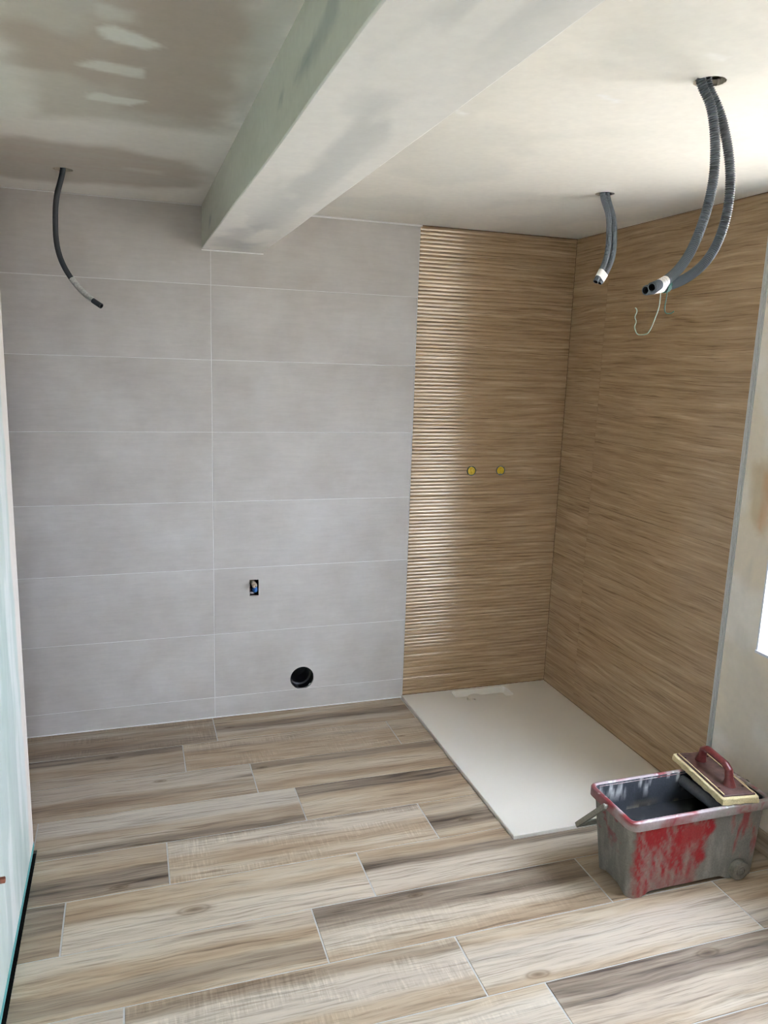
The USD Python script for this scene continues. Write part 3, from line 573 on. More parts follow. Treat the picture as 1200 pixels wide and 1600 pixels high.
colb = over(colb, lin(186, 186, 184), soft(bot, [(0.0, -0.10), (0.02, -0.55), (0.10, -0.75), (0.13, -0.45), (0.11, -0.1)], 0.04, 0.05, 63, 9) * 0.45)
col = np.where((kd == 0)[:, None], col, colb)
obj('skim_coat', (v, f[:, [0, 1, 2, 3]][:, ::-1]), M['plaster'], beam, smooth=40 if False else False, attrs={'paint': col})

# ------------------------------------------------------------------ floor of wood-look planks
floor = thing('floor', kind='structure', label='floor of wood-look porcelain planks with pale grout')
tray_hole = sbox(0.897 - 0.002, -1.187 - 0.002, 3, 1)
obj('grout_bed', extr(sbox(PX + 0.010, YF, WX, 0.0).difference(tray_hole), (0, 0, -0.0014), EX, EY, 0.0105), M['floor_grout'], floor)
obj('grout_bed', box(XO, PY + 0.004, -0.012, PX + 0.010, 0.0, -0.0014), M['floor_grout'], floor)
obj('screed', extr(sbox(XO, YF, WX, 0.0).difference(tray_hole), (0, 0, -0.0125), EX, EY, 0.12), M['dark'], floor)
P0, PG, PLN, PW = 0.0035, 0.0036, 0.9025, 0.2229
joint = [-0.010, -0.157, 0.093, 0.231, -0.252, 0.350 - 0.9025, 0.146, 0.517 - 0.9025, 0.684 - 0.9025]
D = {}   # (row, column counted from the listed joint): band centre, half width (m across from the back edge), strength | pale centre, half, strength | knot (u, v, r) | tone
D[0, -1] = ((0.19, 0.03, 0.5), (0.05, 0.03, 0.1), None, (0.80, 0.79, 0.79)); D[0, 0] = ((0.12, 0.035, 0.8), (0.16, 0.02, 0.5), (0.06, 0.115, 0.012), (0.92, 0.89, 0.85))
D[1, -1] = ((0.015, 0.035, 0.9), (0.19, 0.04, 0.3), (0.62, 0.035, 0.014), (0.85, 0.83, 0.81)); D[1, 0] = ((0.06, 0.012, 0.4), (0.03, 0.03, 0.35), None, (0.95, 0.91, 0.86)); D[1, 1] = ((0.10, 0.02, 0.2), (0.03, 0.05, 0.3), (0.02, 0.15, 0.01), (0.98, 0.97, 0.94))
D[2, -1] = ((0.14, 0.012, 0.5), (0.05, 0.05, 0.5), (0.55, 0.04, 0.013), (0.90, 0.88, 0.86)); D[2, 0] = ((0.025, 0.03, 0.75), (0.12, 0.03, 0.3), (0.04, 0.04, 0.012), (1.0, 0.97, 0.92))
D[3, -1] = ((0.20, 0.022, 0.7), (0.05, 0.05, 0.7), None, (0.94, 0.93, 0.92)); D[3, 0] = ((0.02, 0.055, 0.95), (0.16, 0.03, 0.1), None, (1.0, 0.97, 0.92))
D[4, -1] = ((0.16, 0.055, 0.9), (0.03, 0.03, 0.2), (0.75, 0.19, 0.016), (0.93, 0.90, 0.86)); D[4, 0] = ((0.0, 0.016, 0.8), (0.05, 0.035, 0.6), None, (1.0, 0.97, 0.93)); D[4, 1] = ((0.13, 0.045, 0.95), (0.045, 0.02, 0.3), (0.13, 0.14, 0.014), (0.96, 0.94, 0.90))
D[5, -1] = ((0.06, 0.07, 0.8), (0.18, 0.04, 0.1), None, (0.86, 0.84, 0.80)); D[5, 0] = ((0.10, 0.012, 0.4), (0.17, 0.06, 0.6), (0.36, 0.135, 0.028), (1.0, 0.96, 0.90)); D[5, 1] = ((0.085, 0.03, 0.85), (0.16, 0.05, 0.5), None, (1.0, 0.98, 0.95))
D[6, -1] = ((0.165, 0.035, 0.75), (0.03, 0.035, 0.5), None, (1.0, 0.96, 0.90)); D[6, 0] = ((0.04, 0.065, 0.9), (0.13, 0.025, 0.5), (0.32, 0.03, 0.014), (1.0, 0.98, 0.95)); D[6, 1] = ((0.06, 0.03, 0.3), (0.15, 0.03, 0.2), None, (0.92, 0.88, 0.82))
D[7, -1] = ((0.19, 0.05, 0.6), (0.04, 0.05, 0.6), None, (1.0, 0.97, 0.93)); D[7, 0] = ((0.03, 0.025, 0.45), (0.10, 0.05, 0.6), None, (1.0, 0.98, 0.95)); D[7, 1] = ((0.10, 0.012, 0.6), (0.12, 0.07, 0.6), (0.16, 0.19, 0.02), (1.0, 0.98, 0.94))
D[8, 0] = ((0.20, 0.03, 0.3), (0.11, 0.08, 0.6), None, (1.0, 0.98, 0.94)); D[8, 1] = ((0.04, 0.055, 0.9), (0.13, 0.04, 0.4), (0.5, 0.03, 0.022), (1.0, 0.98, 0.94))
SAW = {(0, -1): 0.9, (1, 0): 0.8, (1, 1): 0.5, (4, 0): 0.9, (6, 0): 0.4, (7, 0): 1.0, (8, 0): 0.6, (5, -1): 0.4}
TX0, TX1, TY1 = 0.897, XR - 0.001, 1.187
tray_cut = sbox(TX0 - 0.004, -TY1 - 0.004, 3, 1)
r5 = random.Random(11)
for k in range(20):
    y1 = -P0 / 2 - PW * k; y0 = y1 - PW + PG
    if k == 0: y1 = -0.0015
    if y0 < YF: y0 = YF
    if y1 - y0 < 0.02: continue
    j0 = joint[k] if k < len(joint) else r5.uniform(-0.6, 0.2)
    for c in range(-3, 4):
        a, b = j0 + PLN * c, j0 + PLN * (c + 1) - 0.0046
        left_lim = XO if k < 3 else (PX + 0.009)
        cells = [(max(a, left_lim), min(b, WX - 0.002))]
        if k == 3: cells = [(max(a, XO), min(b, WX - 0.002))]
        for (a1, b1) in cells:
            if b1 - a1 < 0.01: continue
            poly = sbox(a1, y0, b1, y1)
            if k == 3 and a1 < PX + 0.009: poly = poly.difference(sbox(XO - 1, y0 - 1, PX + 0.009, PY + 0.004))
            if poly.intersects(tray_cut): poly = poly.difference(tray_cut)
            if poly.is_empty or poly.area < 0.0008: continue
            d = D.get((k, c)) or ((r5.uniform(0, 0.22), r5.uniform(0.01, 0.05), r5.uniform(0.3, 0.9)), (r5.uniform(0, 0.22), 0.04, r5.uniform(0.2, 0.6)), None, (1.0, 0.97, 0.92))
            dz = r5.uniform(-0.0003, 0.0003)
            if abs(poly.area - (b1 - a1) * (y1 - y0)) < 1e-9:
                m, loc = slab((a1, y0, dz), EX, EY, b1 - a1, y1 - y0, 0.011, 0.0010)
                loc = np.c_[loc[:, 0] + a1 - a, (y1 - y0) - loc[:, 1], loc[:, 2]]
            else:
                m = extr(poly, (0, 0, dz), EX, EY, 0.011); vv = np.array(m.vertices); loc = np.c_[vv[:, 0] - a, y1 - vv[:, 1], np.zeros(len(vv))]
            kn = d[2] or (9, 9, 0.001)
            obj('plank', m, M['plank'], floor, attrs={'loc': loc, 'seed': (r5.uniform(0, 60), r5.uniform(0, 60), r5.uniform(0, 9)), 'band': d[0], 'pale': d[1], 'knot': kn, 'tone': tuple(np.array(d[3]) * (0.93, 0.925, 0.90)), 'saw': (SAW.get((k, c), 0.0), 0, 0)})

# skirting of the same planks on the bare right wall
sk = thing('baseboard_right', (WX, -1.2, 0), kind='structure', label='wood-look tile skirting along the bare right wall')
yy = -1.197
for L in (0.62, 0.9, 0.9, 0.66):
    y0 = max(yy - L, YF)
    m, loc = slab((WX - 0.0095, yy, 0.002), NY, EZ, yy - y0 - 0.002, 0.078, 0.0092, 0.001)
    loc = np.c_[loc[:, 0], loc[:, 1] + 0.02, loc[:, 2]]
    obj('skirting_tile', m, M['plank'], sk, attrs={'loc': loc, 'seed': (r5.uniform(0, 60), r5.uniform(0, 60), 1), 'band': (0.08, 0.015, 0.4), 'pale': (0.02, 0.01, 0.1), 'knot': (9, 9, 0.001), 'tone': (0.86, 0.82, 0.76), 'saw': (0, 0, 0)})
    yy -= L

# ------------------------------------------------------------------ shower tray
TT = 0.012
tray = thing('shower_tray', ((TX0 + TX1) / 2, -TY1 / 2, 0), label='flat white resin shower tray in the corner of the oak-look tiles', cat='shower tray')
def rrect(x0, y0, x1, y1, r, n=8): return sbox(x0 + r, y0 + r, x1 - r, y1 - r).buffer(r, n)
rec0 = rrect(1.145, -0.135, 1.445, -0.022, 0.022)
rec1 = rrect(1.160, -0.118, 1.430, -0.036, 0.018)
body = m3.Manifold.cube([TX1 - TX0, TY1 - 0.002, TT + 0.05]).translate([TX0, -TY1, -0.05])
b = 0.0022
body = m3.Manifold.batch_hull([m3.Manifold.cube([TX1 - TX0 - 2 * b, TY1 - 0.002 - 2 * b, TT + 0.05]).translate([TX0 + b, -TY1 + b, -0.05]), m3.Manifold.cube([TX1 - TX0, TY1 - 0.002, TT + 0.05 - b]).translate([TX0, -TY1, -0.05])])
def cs(poly):
    c = np.array(poly.exterior.coords[:-1]); return m3.CrossSection([c if poly.exterior.is_ccw else c[::-1]])
top = cs(rec0).extrude(0.001).translate([0, 0, TT + 0.0005]); low = cs(rec1).extrude(0.001).translate([0, 0, TT - 0.028])
body = body - m3.Manifold.batch_hull([top, low])
body = body - m3.Manifold.cylinder(0.05, 0.045, 0.045, 40).translate([1.262, -0.080, -0.045])
obj('tray_body', body, M['resin'], tray, smooth=25)
cover = (m3.Manifold.cylinder(0.012, 0.043, 0.041, 40) - m3.Manifold.cube([0.024, 0.013, 0.06], True).translate([-0.026, -0.022, 0])).translate([1.262, -0.080, TT - 0.0285])
obj('drain_cover', cover, M['resin'], tray, smooth=25)
obj('drain_cup', lathe([(0.0, 0), (0.044, 0), (0.044, 0.012)], (1.262, -0.080, -0.041), EZ, 32), M['dark'], tray, label='dark drain under the cover')

# ------------------------------------------------------------------ pipework in the wall
dp = thing('drain_pipe', (0.400, 0.0, 0.151), label='open black waste pipe in a round hole low in the grey tiles', cat='drain pipe')
obj('pipe', lathe([(0.0525, 0.012), (0.0525, 0.05), (0.046, 0.055), (0.046, 0.14), (0.0, 0.141)], (0.400, 0.0, 0.151), EY, 48), M['black_pipe'], dp, smooth=35)
obj('socket_rim', lathe([(0.0525, 0.012), (0.0562, 0.012), (0.0562, 0.05), (0.0525, 0.05)], (0.400, 0.0, 0.151), EY, 48), M['black_pipe'], dp, smooth=35)
bits = [rbox((0.013, 0.003, 0.004), 0.0012, (0, 0, 0), 8).rotate([0, -38, 0]).translate([0.437, 0.008, 0.115])]
obj('tile_chip', bits[0], M['silicone'], dp, label='pale chip of tile in the rim')

vx, vz = 0.177, 0.6
sv = thing('stop_valve', (vx, 0.02, vz), label='water outlet with pale cap and blue fitting in a square cut-out of the grey tiles', cat='pipe outlet')
obj('plug', lathe([(0, -0.034), (0.006, -0.034), (0.0075, -0.030), (0.009, -0.030), (0.010, -0.026), (0.0118, -0.024), (0.0118, 0.0), (0.012, 0.004), (0.012, 0.06), (0, 0.06)], (vx - 0.003, 0.0, 0.621), EY, 24), M['pale_brass'], sv, smooth=35)
obj('screw_slot', lathe([(0.0, -0.0346), (0.0022, -0.0346), (0.0022, -0.030)], (vx + 0.001, 0, 0.6195), EY, 16), M['dark'], sv)
obj('elbow', tri(m3.Manifold.batch_hull([m3.Manifold.sphere(0.0120, 20).translate([vx + 0.001, -0.004, 0.599]), m3.Manifold.sphere(0.012, 20).translate([vx + 0.003, 0.02, 0.589])])), M['blue_plastic'], sv, smooth=60)
obj('collar', lathe([(0.0135, -0.004), (0.0150, 0.0), (0.0150, 0.005), (0.0135, 0.009)], (vx + 0.002, 0.000, 0.597), (0.1, 0.7, -0.69), 24), M['blue_plastic'], sv, smooth=30, label='blue collar')
obj('mortar_lump', tri(rbox((0.026, 0.02, 0.014), 0.005, (vx - 0.004, 0.03, 0.575))), M['silicone'], sv, smooth=60, label='white filler at the foot of the cut-out')

for n, (x, z) in enumerate(((1.207, 1.117), (1.360, 1.117))):
    t = thing('tap_outlet', (x, 0.0, z), label=('left of two round yellow plugs in the oak-look tiles, bright yellow', 'right of two round plugs in the oak-look tiles, yellow-green with a blue lower edge')[n], cat='tap outlet', group='plugged tap outlets in the shower wall')
    obj('sleeve', lathe([(0.0230, -0.0010), (0.0215, -0.0035), (0.0198, -0.0010), (0.0195, 0.03), (0.0, 0.031)], (x, 0.0, z), EY, 32), M['green_plastic'] if n == 0 else M['conduit'], t, smooth=35)
    star = m3.Manifold.cylinder(0.012, 0.0145, 0.0145, 28)
    star = star - m3.Manifold.cylinder(0.006, 0.0112, 0.0112, 24).translate([0, 0, 0.007])
    for a in range(0, 360, 60):
        star = star + m3.Manifold.cube([0.0022, 0.012, 0.011], True).translate([0, 0.006, 0.0055]).rotate([0, 0, a + 12])
    star = star + m3.Manifold.cylinder(0.0128, 0.0045, 0.0038, 6)
    star = star.scale([1.27, 1.27, 1.0]).rotate([90, 0, 0]).translate([x - 0.0008, 0.0085, z])
    obj('plug', star, M['yellow_plastic'], t, smooth=25)
    if n == 1:
        obj('thread_seal', tri(rbox((0.019, 0.007, 0.008), 0.003, (x, 0.000, z - 0.0165), 10)), M['blue_plastic'], t, smooth=50, label='blue rubber at the lower edge')

# ------------------------------------------------------------------ conduits out of the ceiling
def conduit(parent, ctrl, r, corr, pitch, material, inside, sides=14, up=0.12):
    O = np.array(ctrl[0], float); c = [O + [0.004, 0.0, up], O + [0.001, 0, up * 0.5]] + [np.array(p) for p in ctrl]
    _, L = spline(c, 10)
    per = 6 if corr else 1
    n = int(L / pitch * per) if corr else 70
    p, L = spline(c, n)
    s = np.linspace(0, L, n)
    rad = r + (corr * np.cos(s / pitch * 2 * np.pi) if corr else 0)
    outer = tube(p, rad, sides, caps=False)
    # open end: ring and a dark bore going back inside
    e, t = p[-1], p[-1] - p[-3]; t /= np.linalg.norm(t)
    lip = lathe([(r * 1.02, 0.0), (r * 0.99, 0.0012), (r * 0.78, 0.0012), (r * 0.76, -0.004)], e, t, sides)
    obj('tube', cat_([outer, lip]), material, parent, smooth=50 if corr == 0 else 60)
    obj('bore', lathe([(r * 0.765, 0.0008), (r * 0.74, -0.03), (0.0, -0.031)], e, t, sides), inside, parent, smooth=50)
    return p


H1, H2, H3 = [np.array([x, y, H]) for x, y in hole_at]
# single black one at the left
t = thing('cable_conduit', H1, label='single thin black conduit hanging from the ceiling left of the beam', cat='conduit', group='conduits hanging from the ceiling')
pts = [(-0.5178, -0.4037, 2.2023), (-0.5371, -0.3974, 2.1337), (-0.5484, -0.3936, 2.0423), (-0.5453, -0.3946, 1.9542), (-0.5229, -0.4126, 1.8876), (-0.4837, -0.4361, 1.8297), (-0.4353, -0.4732, 1.7841), (-0.4110, -0.4918, 1.7676)]
p1 = conduit(t, pts, 0.0090, 0, 0.004, M['conduit_black'], M['conduit_inside'])
k0, k1 = [int(np.argmin(np.linalg.norm(p1 - np.array(q), axis=1))) for q in ((-0.5010, -0.4304, 1.8562), (-0.4279, -0.4546, 1.7835))]
seg = p1[k0:k1 + 1]; sg, _ = spline(seg, 60)
obj('tape_wrap', tube(sg, 0.0098 + 0.0004 * np.sin(np.arange(60) * 1.3), 14), M['printed_tape'], t, smooth=50, label='pale crinkled tape wound round the lower end')

# pair in the shower corner
ends2 = []
for n, (pts, o, lab) in enumerate((([(1.2320, -0.8910, 2.1961), (1.2507, -0.8972, 2.1468), (1.2620, -0.9010, 2.0739), (1.2564, -0.9096, 2.0090), (1.2328, -0.9229, 1.9530), (1.2042, -0.9345, 1.9079)], (-0.008, -0.006, 0), 'grey conduit hanging over the shower tray, left one of its taped pair'),
                                   ([(1.2556, -0.8815, 2.2020), (1.2776, -0.8888, 2.1400), (1.2892, -0.8927, 2.0771), (1.2842, -0.9015, 2.0055), (1.2609, -0.9149, 1.9556), (1.2262, -0.9245, 1.9058)], (0.008, 0.006, 0), 'grey conduit hanging over the shower tray, right one of its taped pair'))):
    t = thing('cable_conduit', H2 + o, label=lab, cat='conduit', group='conduits hanging from the ceiling')
    ends2.append(conduit(t, pts, 0.0094, 0.0007, 0.0042, M['conduit'], M['conduit_inside'], 12))
# pair nearest the camera
ends3 = []
for n, (pts, o, lab) in enumerate((([(0.8031, -1.8920, 2.1991), (0.8201, -1.8977, 2.1682), (0.8347, -1.9025, 2.1259), (0.8438, -1.9056, 2.0705), (0.8456, -1.9061, 2.0016), (0.8285, -1.9110, 1.9293), (0.7951, -1.9210, 1.8613), (0.7395, -1.9447, 1.8106), (0.6707, -1.9746, 1.7802)], (-0.010, -0.006, 0), 'ribbed grey conduit nearest the camera, inner one of the big looping pair'),
                                   ([(0.8255, -1.8815, 2.2052), (0.8476, -1.8888, 2.1643), (0.8678, -1.8955, 2.1191), (0.8842, -1.9010, 2.0633), (0.8931, -1.9039, 2.0065), (0.8907, -1.9031, 1.9356), (0.8638, -1.9048, 1.8667), (0.8057, -1.9171, 1.8172), (0.7385, -1.9369, 1.7908), (0.6696, -1.9562, 1.7759)], (0.008, 0.006, 0), 'ribbed grey conduit nearest the camera, outer one of the big looping pair'))):
    t = thing('cable_conduit', H3 + o, label=lab, cat='conduit', group='conduits hanging from the ceiling')
    ends3.append(conduit(t, pts, 0.0094, 0.0012, 0.0046, M['conduit'], M['conduit_inside'], 14))


def wrap(ea, eb, d0, d1, label):
    """tape round two tubes, d0..d1 metres from their ends"""
    def at(p, d):
        s = np.r_[0, np.cumsum(np.linalg.norm(np.diff(p[::-1], axis=0), axis=1))]; k = np.interp(d, s, np.arange(len(s)))
        return np.array([np.interp(k, np.arange(len(s)), p[::-1][:, c]) for c in range(3)])
    parts = []
    ds = np.linspace(d0, d1, 9); R = 0.0104
    rings = []
    for q_, d in enumerate(ds):
        a, b = at(ea, d), at(eb, d); t = (at(ea, d + 0.004) - at(ea, max(d - 0.004, 0))); t /= np.linalg.norm(t)
        x = b - a; x -= t * (x @ t); L = np.linalg.norm(x); x /= L; y = np.cross(t, x); c = (a + b) / 2
        ang = np.linspace(0, 2 * np.pi, 25)[:-1]
        rr = R * (1.0 + 0.02 * math.sin(q_ * 2.1))
        rings.append([c + x * (np.sign(math.cos(w)) * L / 2 + rr * math.cos(w)) + y * rr * math.sin(w) for w in ang])
    v = np.array(rings).reshape(-1, 3); f = []
    for i in range(len(ds) - 1):
        for j in range(24): f.append((i * 24 + j, i * 24 + (j + 1) % 24, (i + 1) * 24 + (j + 1) % 24, (i + 1) * 24 + j))
    t = obj('tape_wrap', (v, np.array(f)), M['tape'], smooth=50, label=label, cat='tape')
    return t


wrap(ends2[0], ends2[1], 0.012, 0.042, 'white tape binding the pair of conduits above the shower tray')
wrap(ends3[0], ends3[1], 0.022, 0.050, 'white tape binding the ends of the big looping conduits')

bw_ = thing('binding_wire', (0.7295, -1.9426, 1.7898), label='thin green wire tied round the looping conduits, ends dangling', cat='wire')
p, _ = spline([(0.7158, -1.9433, 1.7814), (0.7156, -1.9433, 1.7635), (0.7152, -1.9431, 1.7482), (0.7099, -1.9414, 1.7249), (0.7021, -1.9388, 1.7001), (0.6972, -1.9372, 1.6921), (0.6867, -1.9337, 1.6891), (0.6778, -1.9307, 1.6901), (0.6727, -1.9290, 1.6978), (0.6707, -1.9284, 1.7055), (0.6730, -1.9292, 1.7146), (0.6697, -1.9281, 1.7235), (0.6715, -1.9287, 1.7313), (0.6686, -1.9277, 1.7427)], 90)
obj('strand', tube(p, 0.0011, 8), M['wire_pale'], bw_, smooth=60)
p, _ = spline([(0.7278, -1.9473, 1.7868), (0.7278, -1.9473, 1.7741), (0.7270, -1.9471, 1.7562), (0.7266, -1.9469, 1.7409), (0.7290, -1.9477, 1.7352), (0.7367, -1.9503, 1.7335), (0.7450, -1.9530, 1.7389)], 60)
obj('strand', tube(p, 0.0011, 8), M['wire'], bw_, smooth=60)
eb = ends3[1]; s = np.r_[0, np.cumsum(np.linalg.norm(np.diff(eb[::-1], axis=0), axis=1))]
ci = int(np.argmin(np.abs(s - 0.062))); c0 = eb[::-1][ci]; tt = eb[::-1][ci + 6] - eb[::-1][ci - 6]; tt /= np.linalg.norm(tt)
a_ = np.cross(tt, EZ); a_ /= np.linalg.norm(a_); b_ = np.cross(tt, a_)
w = np.linspace(0, 2 * np.pi * 4, 120)
obj('coil', tube(c0 + tt * np.linspace(-0.006, 0.006, 120)[:, None] + 0.0118 * (np.cos(w)[:, None] * a_ + np.sin(w)[:, None] * b_), 0.0013, 8), M['wire'], bw_, smooth=60, label='dark green coil round the tube')

# ------------------------------------------------------------------ wash bucket with roller, water and sponge float
BX0, BX1, BY0, BY1, BRIM = 1.072, 1.612, -1.580, -1.335, 0.272      # outside of the rim
bk = thing('wash_bucket', ((BX0 + BX1) / 2, (BY0 + BY1) / 2, 0), label='red rectangular wash bucket caked with grey cement on small wheels', cat='bucket')


def ring_xy(x0, x1, y0, y1, r, n=160):
    p = sbox(x0 + r, y0 + r, x1 - r, y1 - r).buffer(r, 10).exterior
    L = p.length; start = 0
    c = np.array([p.interpolate(d / n, True).coords[0] for d in range(n)])
    return c if Polygon(c).exterior.is_ccw else c[::-1]


NB = 220
cxb, cyb = (BX0 + BX1) / 2, (BY0 + BY1) / 2
def outer_at(z):
    f = z / BRIM; ins = 0.011 + 0.016 * (1 - f)
    return ring_xy(BX0 + ins, BX1 - ins - 0.006, BY0 + 0.010 + 0.006 * (1 - f), BY1 - 0.012 - 0.040 * (1 - f), 0.022, NB)
base = outer_at(0)
# feet at the four corners, shallow arches between
xlo, xhi, ylo, yhi = base[:, 0].min(), base[:, 0].max(), base[:, 1].min(), base[:, 1].max()
def arch(c):
    fx = (c[:, 0] - xlo) / (xhi - xlo); fy = (c[:, 1] - ylo) / (yhi - ylo)
    ax = sstep(fx, 0.09, 0.17) * (1 - sstep(fx, 0.70, 0.80)); ay = sstep(fy, 0.10, 0.35) * (1 - sstep(fy, 0.65, 0.9))
    onlong = (fy < 0.06) | (fy > 0.94)
    return np.where(onlong, ax * 0.016, ay * 0.016)
zb0 = arch(base)
rowsv = []
NH = 40
for k in range(NH + 1):
    f = k / NH; z = zb0 + (BRIM - 0.004 - zb0) * f
    c = np.array([0.0, 0.0])
    lo, hi = outer_at(0), outer_at(BRIM)
    fz = (z / BRIM)[:, None]
    rowsv.append(np.c_[lo * (1 - fz) + hi * fz, z])
inn = []
for k in range(15):
    f = 1 - k / 14; z = 0.030 + (BRIM - 0.004 - 0.030) * f; fz = z / BRIM
    c = outer_at(0) * (1 - fz) + outer_at(BRIM) * fz; ctr = np.array([cxb, cyb])
    d = c - ctr; sc = 1 - 0.0045 / np.abs(d).max(0)
    inn.append(np.c_[ctr + d * sc, np.full(NB, z)])
rings_ = np.array(rowsv + inn); nr = len(rings_)
v = rings_.reshape(-1, 3); f = []
for i in range(nr - 1):
    for j in range(NB): f.append((i * NB + j, i * NB + (j + 1) % NB, (i + 1) * NB + (j + 1) % NB, (i + 1) * NB + j))
v = np.vstack([v, [cxb, cyb, 0.030]]); f = np.array(f); f = np.vstack([f[:, [0, 1, 2]], f[:, [0, 2, 3]], [((nr - 1) * NB + j, (nr - 1) * NB + (j + 1) % NB, nr * NB) for j in range(NB)]])
red, dred, cem, cem2, dk = (np.array(lin(*c)) for c in ((156, 22, 30), (140, 34, 40), (128, 125, 115), (150, 146, 135), (62, 66, 72)))
out = np.zeros(len(v), bool); out[:(NH + 1) * NB] = True
cen = v - [cxb, cyb, 0]
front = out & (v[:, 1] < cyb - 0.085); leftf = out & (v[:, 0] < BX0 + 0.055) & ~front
streak = meshkit.fbm(v * [70, 70, 9], 4, 71); blot = meshkit.fbm(v * [11, 11, 8], 4, 73); finest = meshkit.fbm(v * [150, 150, 60], 3, 75)
col = np.tile(cem, (len(v), 1)); col = over(col, cem2, sstep(streak, 0.45, 0.65) * 0.7)
fx = (v[:, 0] - BX0) / (BX1 - BX0); fz = v[:, 2] / BRIM
# clear red area on the front: left three fifths, thinning downwards
patch = meshkit.fbm(v * [26, 26, 20], 4, 87)
scr = meshkit.fbm(np.c_[v[:, 0] * 120 + v[:, 2] * 60, v[:, 1] * 30, v[:, 2] * 18], 3, 89)
rf = (1 - sstep(fx + (patch - 0.5) * 0.16 + (0.75 - fz) * 0.10, 0.555, 0.60)) * sstep(fx + (patch - 0.5) * 0.1, 0.045, 0.075)
film = sstep(0.45 * streak + 0.35 * patch + 0.20 * finest + (0.70 - fz) * 0.22, 0.47, 0.66)
redm = rf * (1 - film * 0.62) * (1 - sstep(scr, 0.56, 0.66) * 0.5)
redm = np.maximum(redm, rf * sstep(patch * 0.5 + np.exp(-((fx - 0.42) / 0.16) ** 2 - ((fz - 0.70) / 0.2) ** 2) * 0.5, 0.55, 0.7) * 0.9)
redm = np.maximum(redm, sstep(streak, 0.53, 0.66) * sstep(fx, 0.68, 0.76) * sstep(fz, 0.15, 0.5) * 0.75)
col = np.where(front[:, None], over(col, red, redm), col)
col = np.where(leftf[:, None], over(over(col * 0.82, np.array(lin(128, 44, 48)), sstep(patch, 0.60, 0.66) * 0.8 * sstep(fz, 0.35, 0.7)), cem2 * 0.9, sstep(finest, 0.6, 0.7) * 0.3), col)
ins_ = ~out
coli = over(np.tile(dk, (len(v), 1)), np.array(lin(38, 41, 46)), sstep(blot, 0.42, 0.6))
coli = over(coli, np.array(lin(196, 196, 194)), sstep(meshkit.fbm(v * [45, 45, 18], 3, 79), 0.62, 0.70) * sstep(fz, 0.72, 0.9))
coli = over(coli, np.array(lin(120, 112, 96)), np.exp(-((v[:, 2] - 0.178) / 0.006) ** 2) * sstep(blot, 0.35, 0.55) * 0.8)
coli = over(coli, np.array(lin(176, 168, 146)), sstep(meshkit.fbm(v * [22, 22, 30], 3, 83), 0.62, 0.7) * (fz < 0.72) * 0.6)
col = np.where(ins_[:, None], coli, col)
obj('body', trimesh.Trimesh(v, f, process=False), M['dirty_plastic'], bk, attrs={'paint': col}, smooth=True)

# rim: turned-over lip
prof = [(-0.004, -0.010), (0.0, -0.001), (0.004, 0.0), (0.008, 0.0), (0.0125, -0.002), (0.0145, -0.005), (0.0145, -0.018), (0.0145, -0.030), (0.012, -0.031), (0.006, -0.026)]
R0 = ring_xy(BX0 + 0.0145, BX1 - 0.0145, BY0 + 0.0145, BY1 - 0.0145, 0.016, NB)
nrm = np.zeros_like(R0); tg = np.roll(R0, -1, 0) - np.roll(R0, 1, 0); tg /= np.linalg.norm(tg, axis=1)[:, None]; nrm[:, 0], nrm[:, 1] = tg[:, 1], -tg[:, 0]
rr = np.array([np.c_[R0 + nrm * a, np.full(NB, BRIM + h)] for a, h in prof]); v = rr.reshape(-1, 3); f = []
for i in range(len(prof) - 1):
    for j in range(NB): f.append((i * NB + j, (i + 1) * NB + j, (i + 1) * NB + (j + 1) % NB, i * NB + (j + 1) % NB))
k_ = np.repeat(np.arange(len(prof)), NB)
fx = (v[:, 0] - BX0) / (BX1 - BX0)
blot = meshkit.fbm(v * [14, 14, 20], 4, 91); fin = meshkit.fbm(v * [80, 80, 80], 3, 93)
col = np.tile(np.array(lin(150, 58, 62)), (len(v), 1))
col = over(col, np.array(lin(176, 168, 166)), sstep(blot, 0.42, 0.58) * 0.8)
col = over(col, np.array(lin(158, 152, 142)), (sstep(fx, 0.5, 0.62) + (k_ >= 6) * 0.5).clip(0, 1) * sstep(fin, 0.3, 0.6) * 0.9)
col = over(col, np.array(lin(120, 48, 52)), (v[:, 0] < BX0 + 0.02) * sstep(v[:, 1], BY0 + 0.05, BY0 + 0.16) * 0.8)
col = over(col, np.array(lin(220, 218, 216)), sstep(fin, 0.60, 0.70) * (k_ < 5) * 0.7)
obj('rim', (v, np.array(f)[:, ::-1]), M['wet_plastic'], bk, attrs={'paint': col}, smooth=True)
for y, s in ((BY0 + 0.006, -1), (BY1 - 0.058, 1)):
    wm = lathe([(0, 0.013), (0.006, 0.0135), (0.007, 0.011), (0.012, 0.011), (0.013, 0.013), (0.017, 0.013), (0.018, 0.011), (0.027, 0.0115), (0.031, 0.0100), (0.0335, 0.006), (0.0335, -0.008), (0.030, -0.011), (0, -0.011)], (1.508, y, 0.0335), (0, s, 0), 40)
    obj('wheel', wm, M['grey_metal'], bk, smooth=35, label='cement-caked grey wheel')
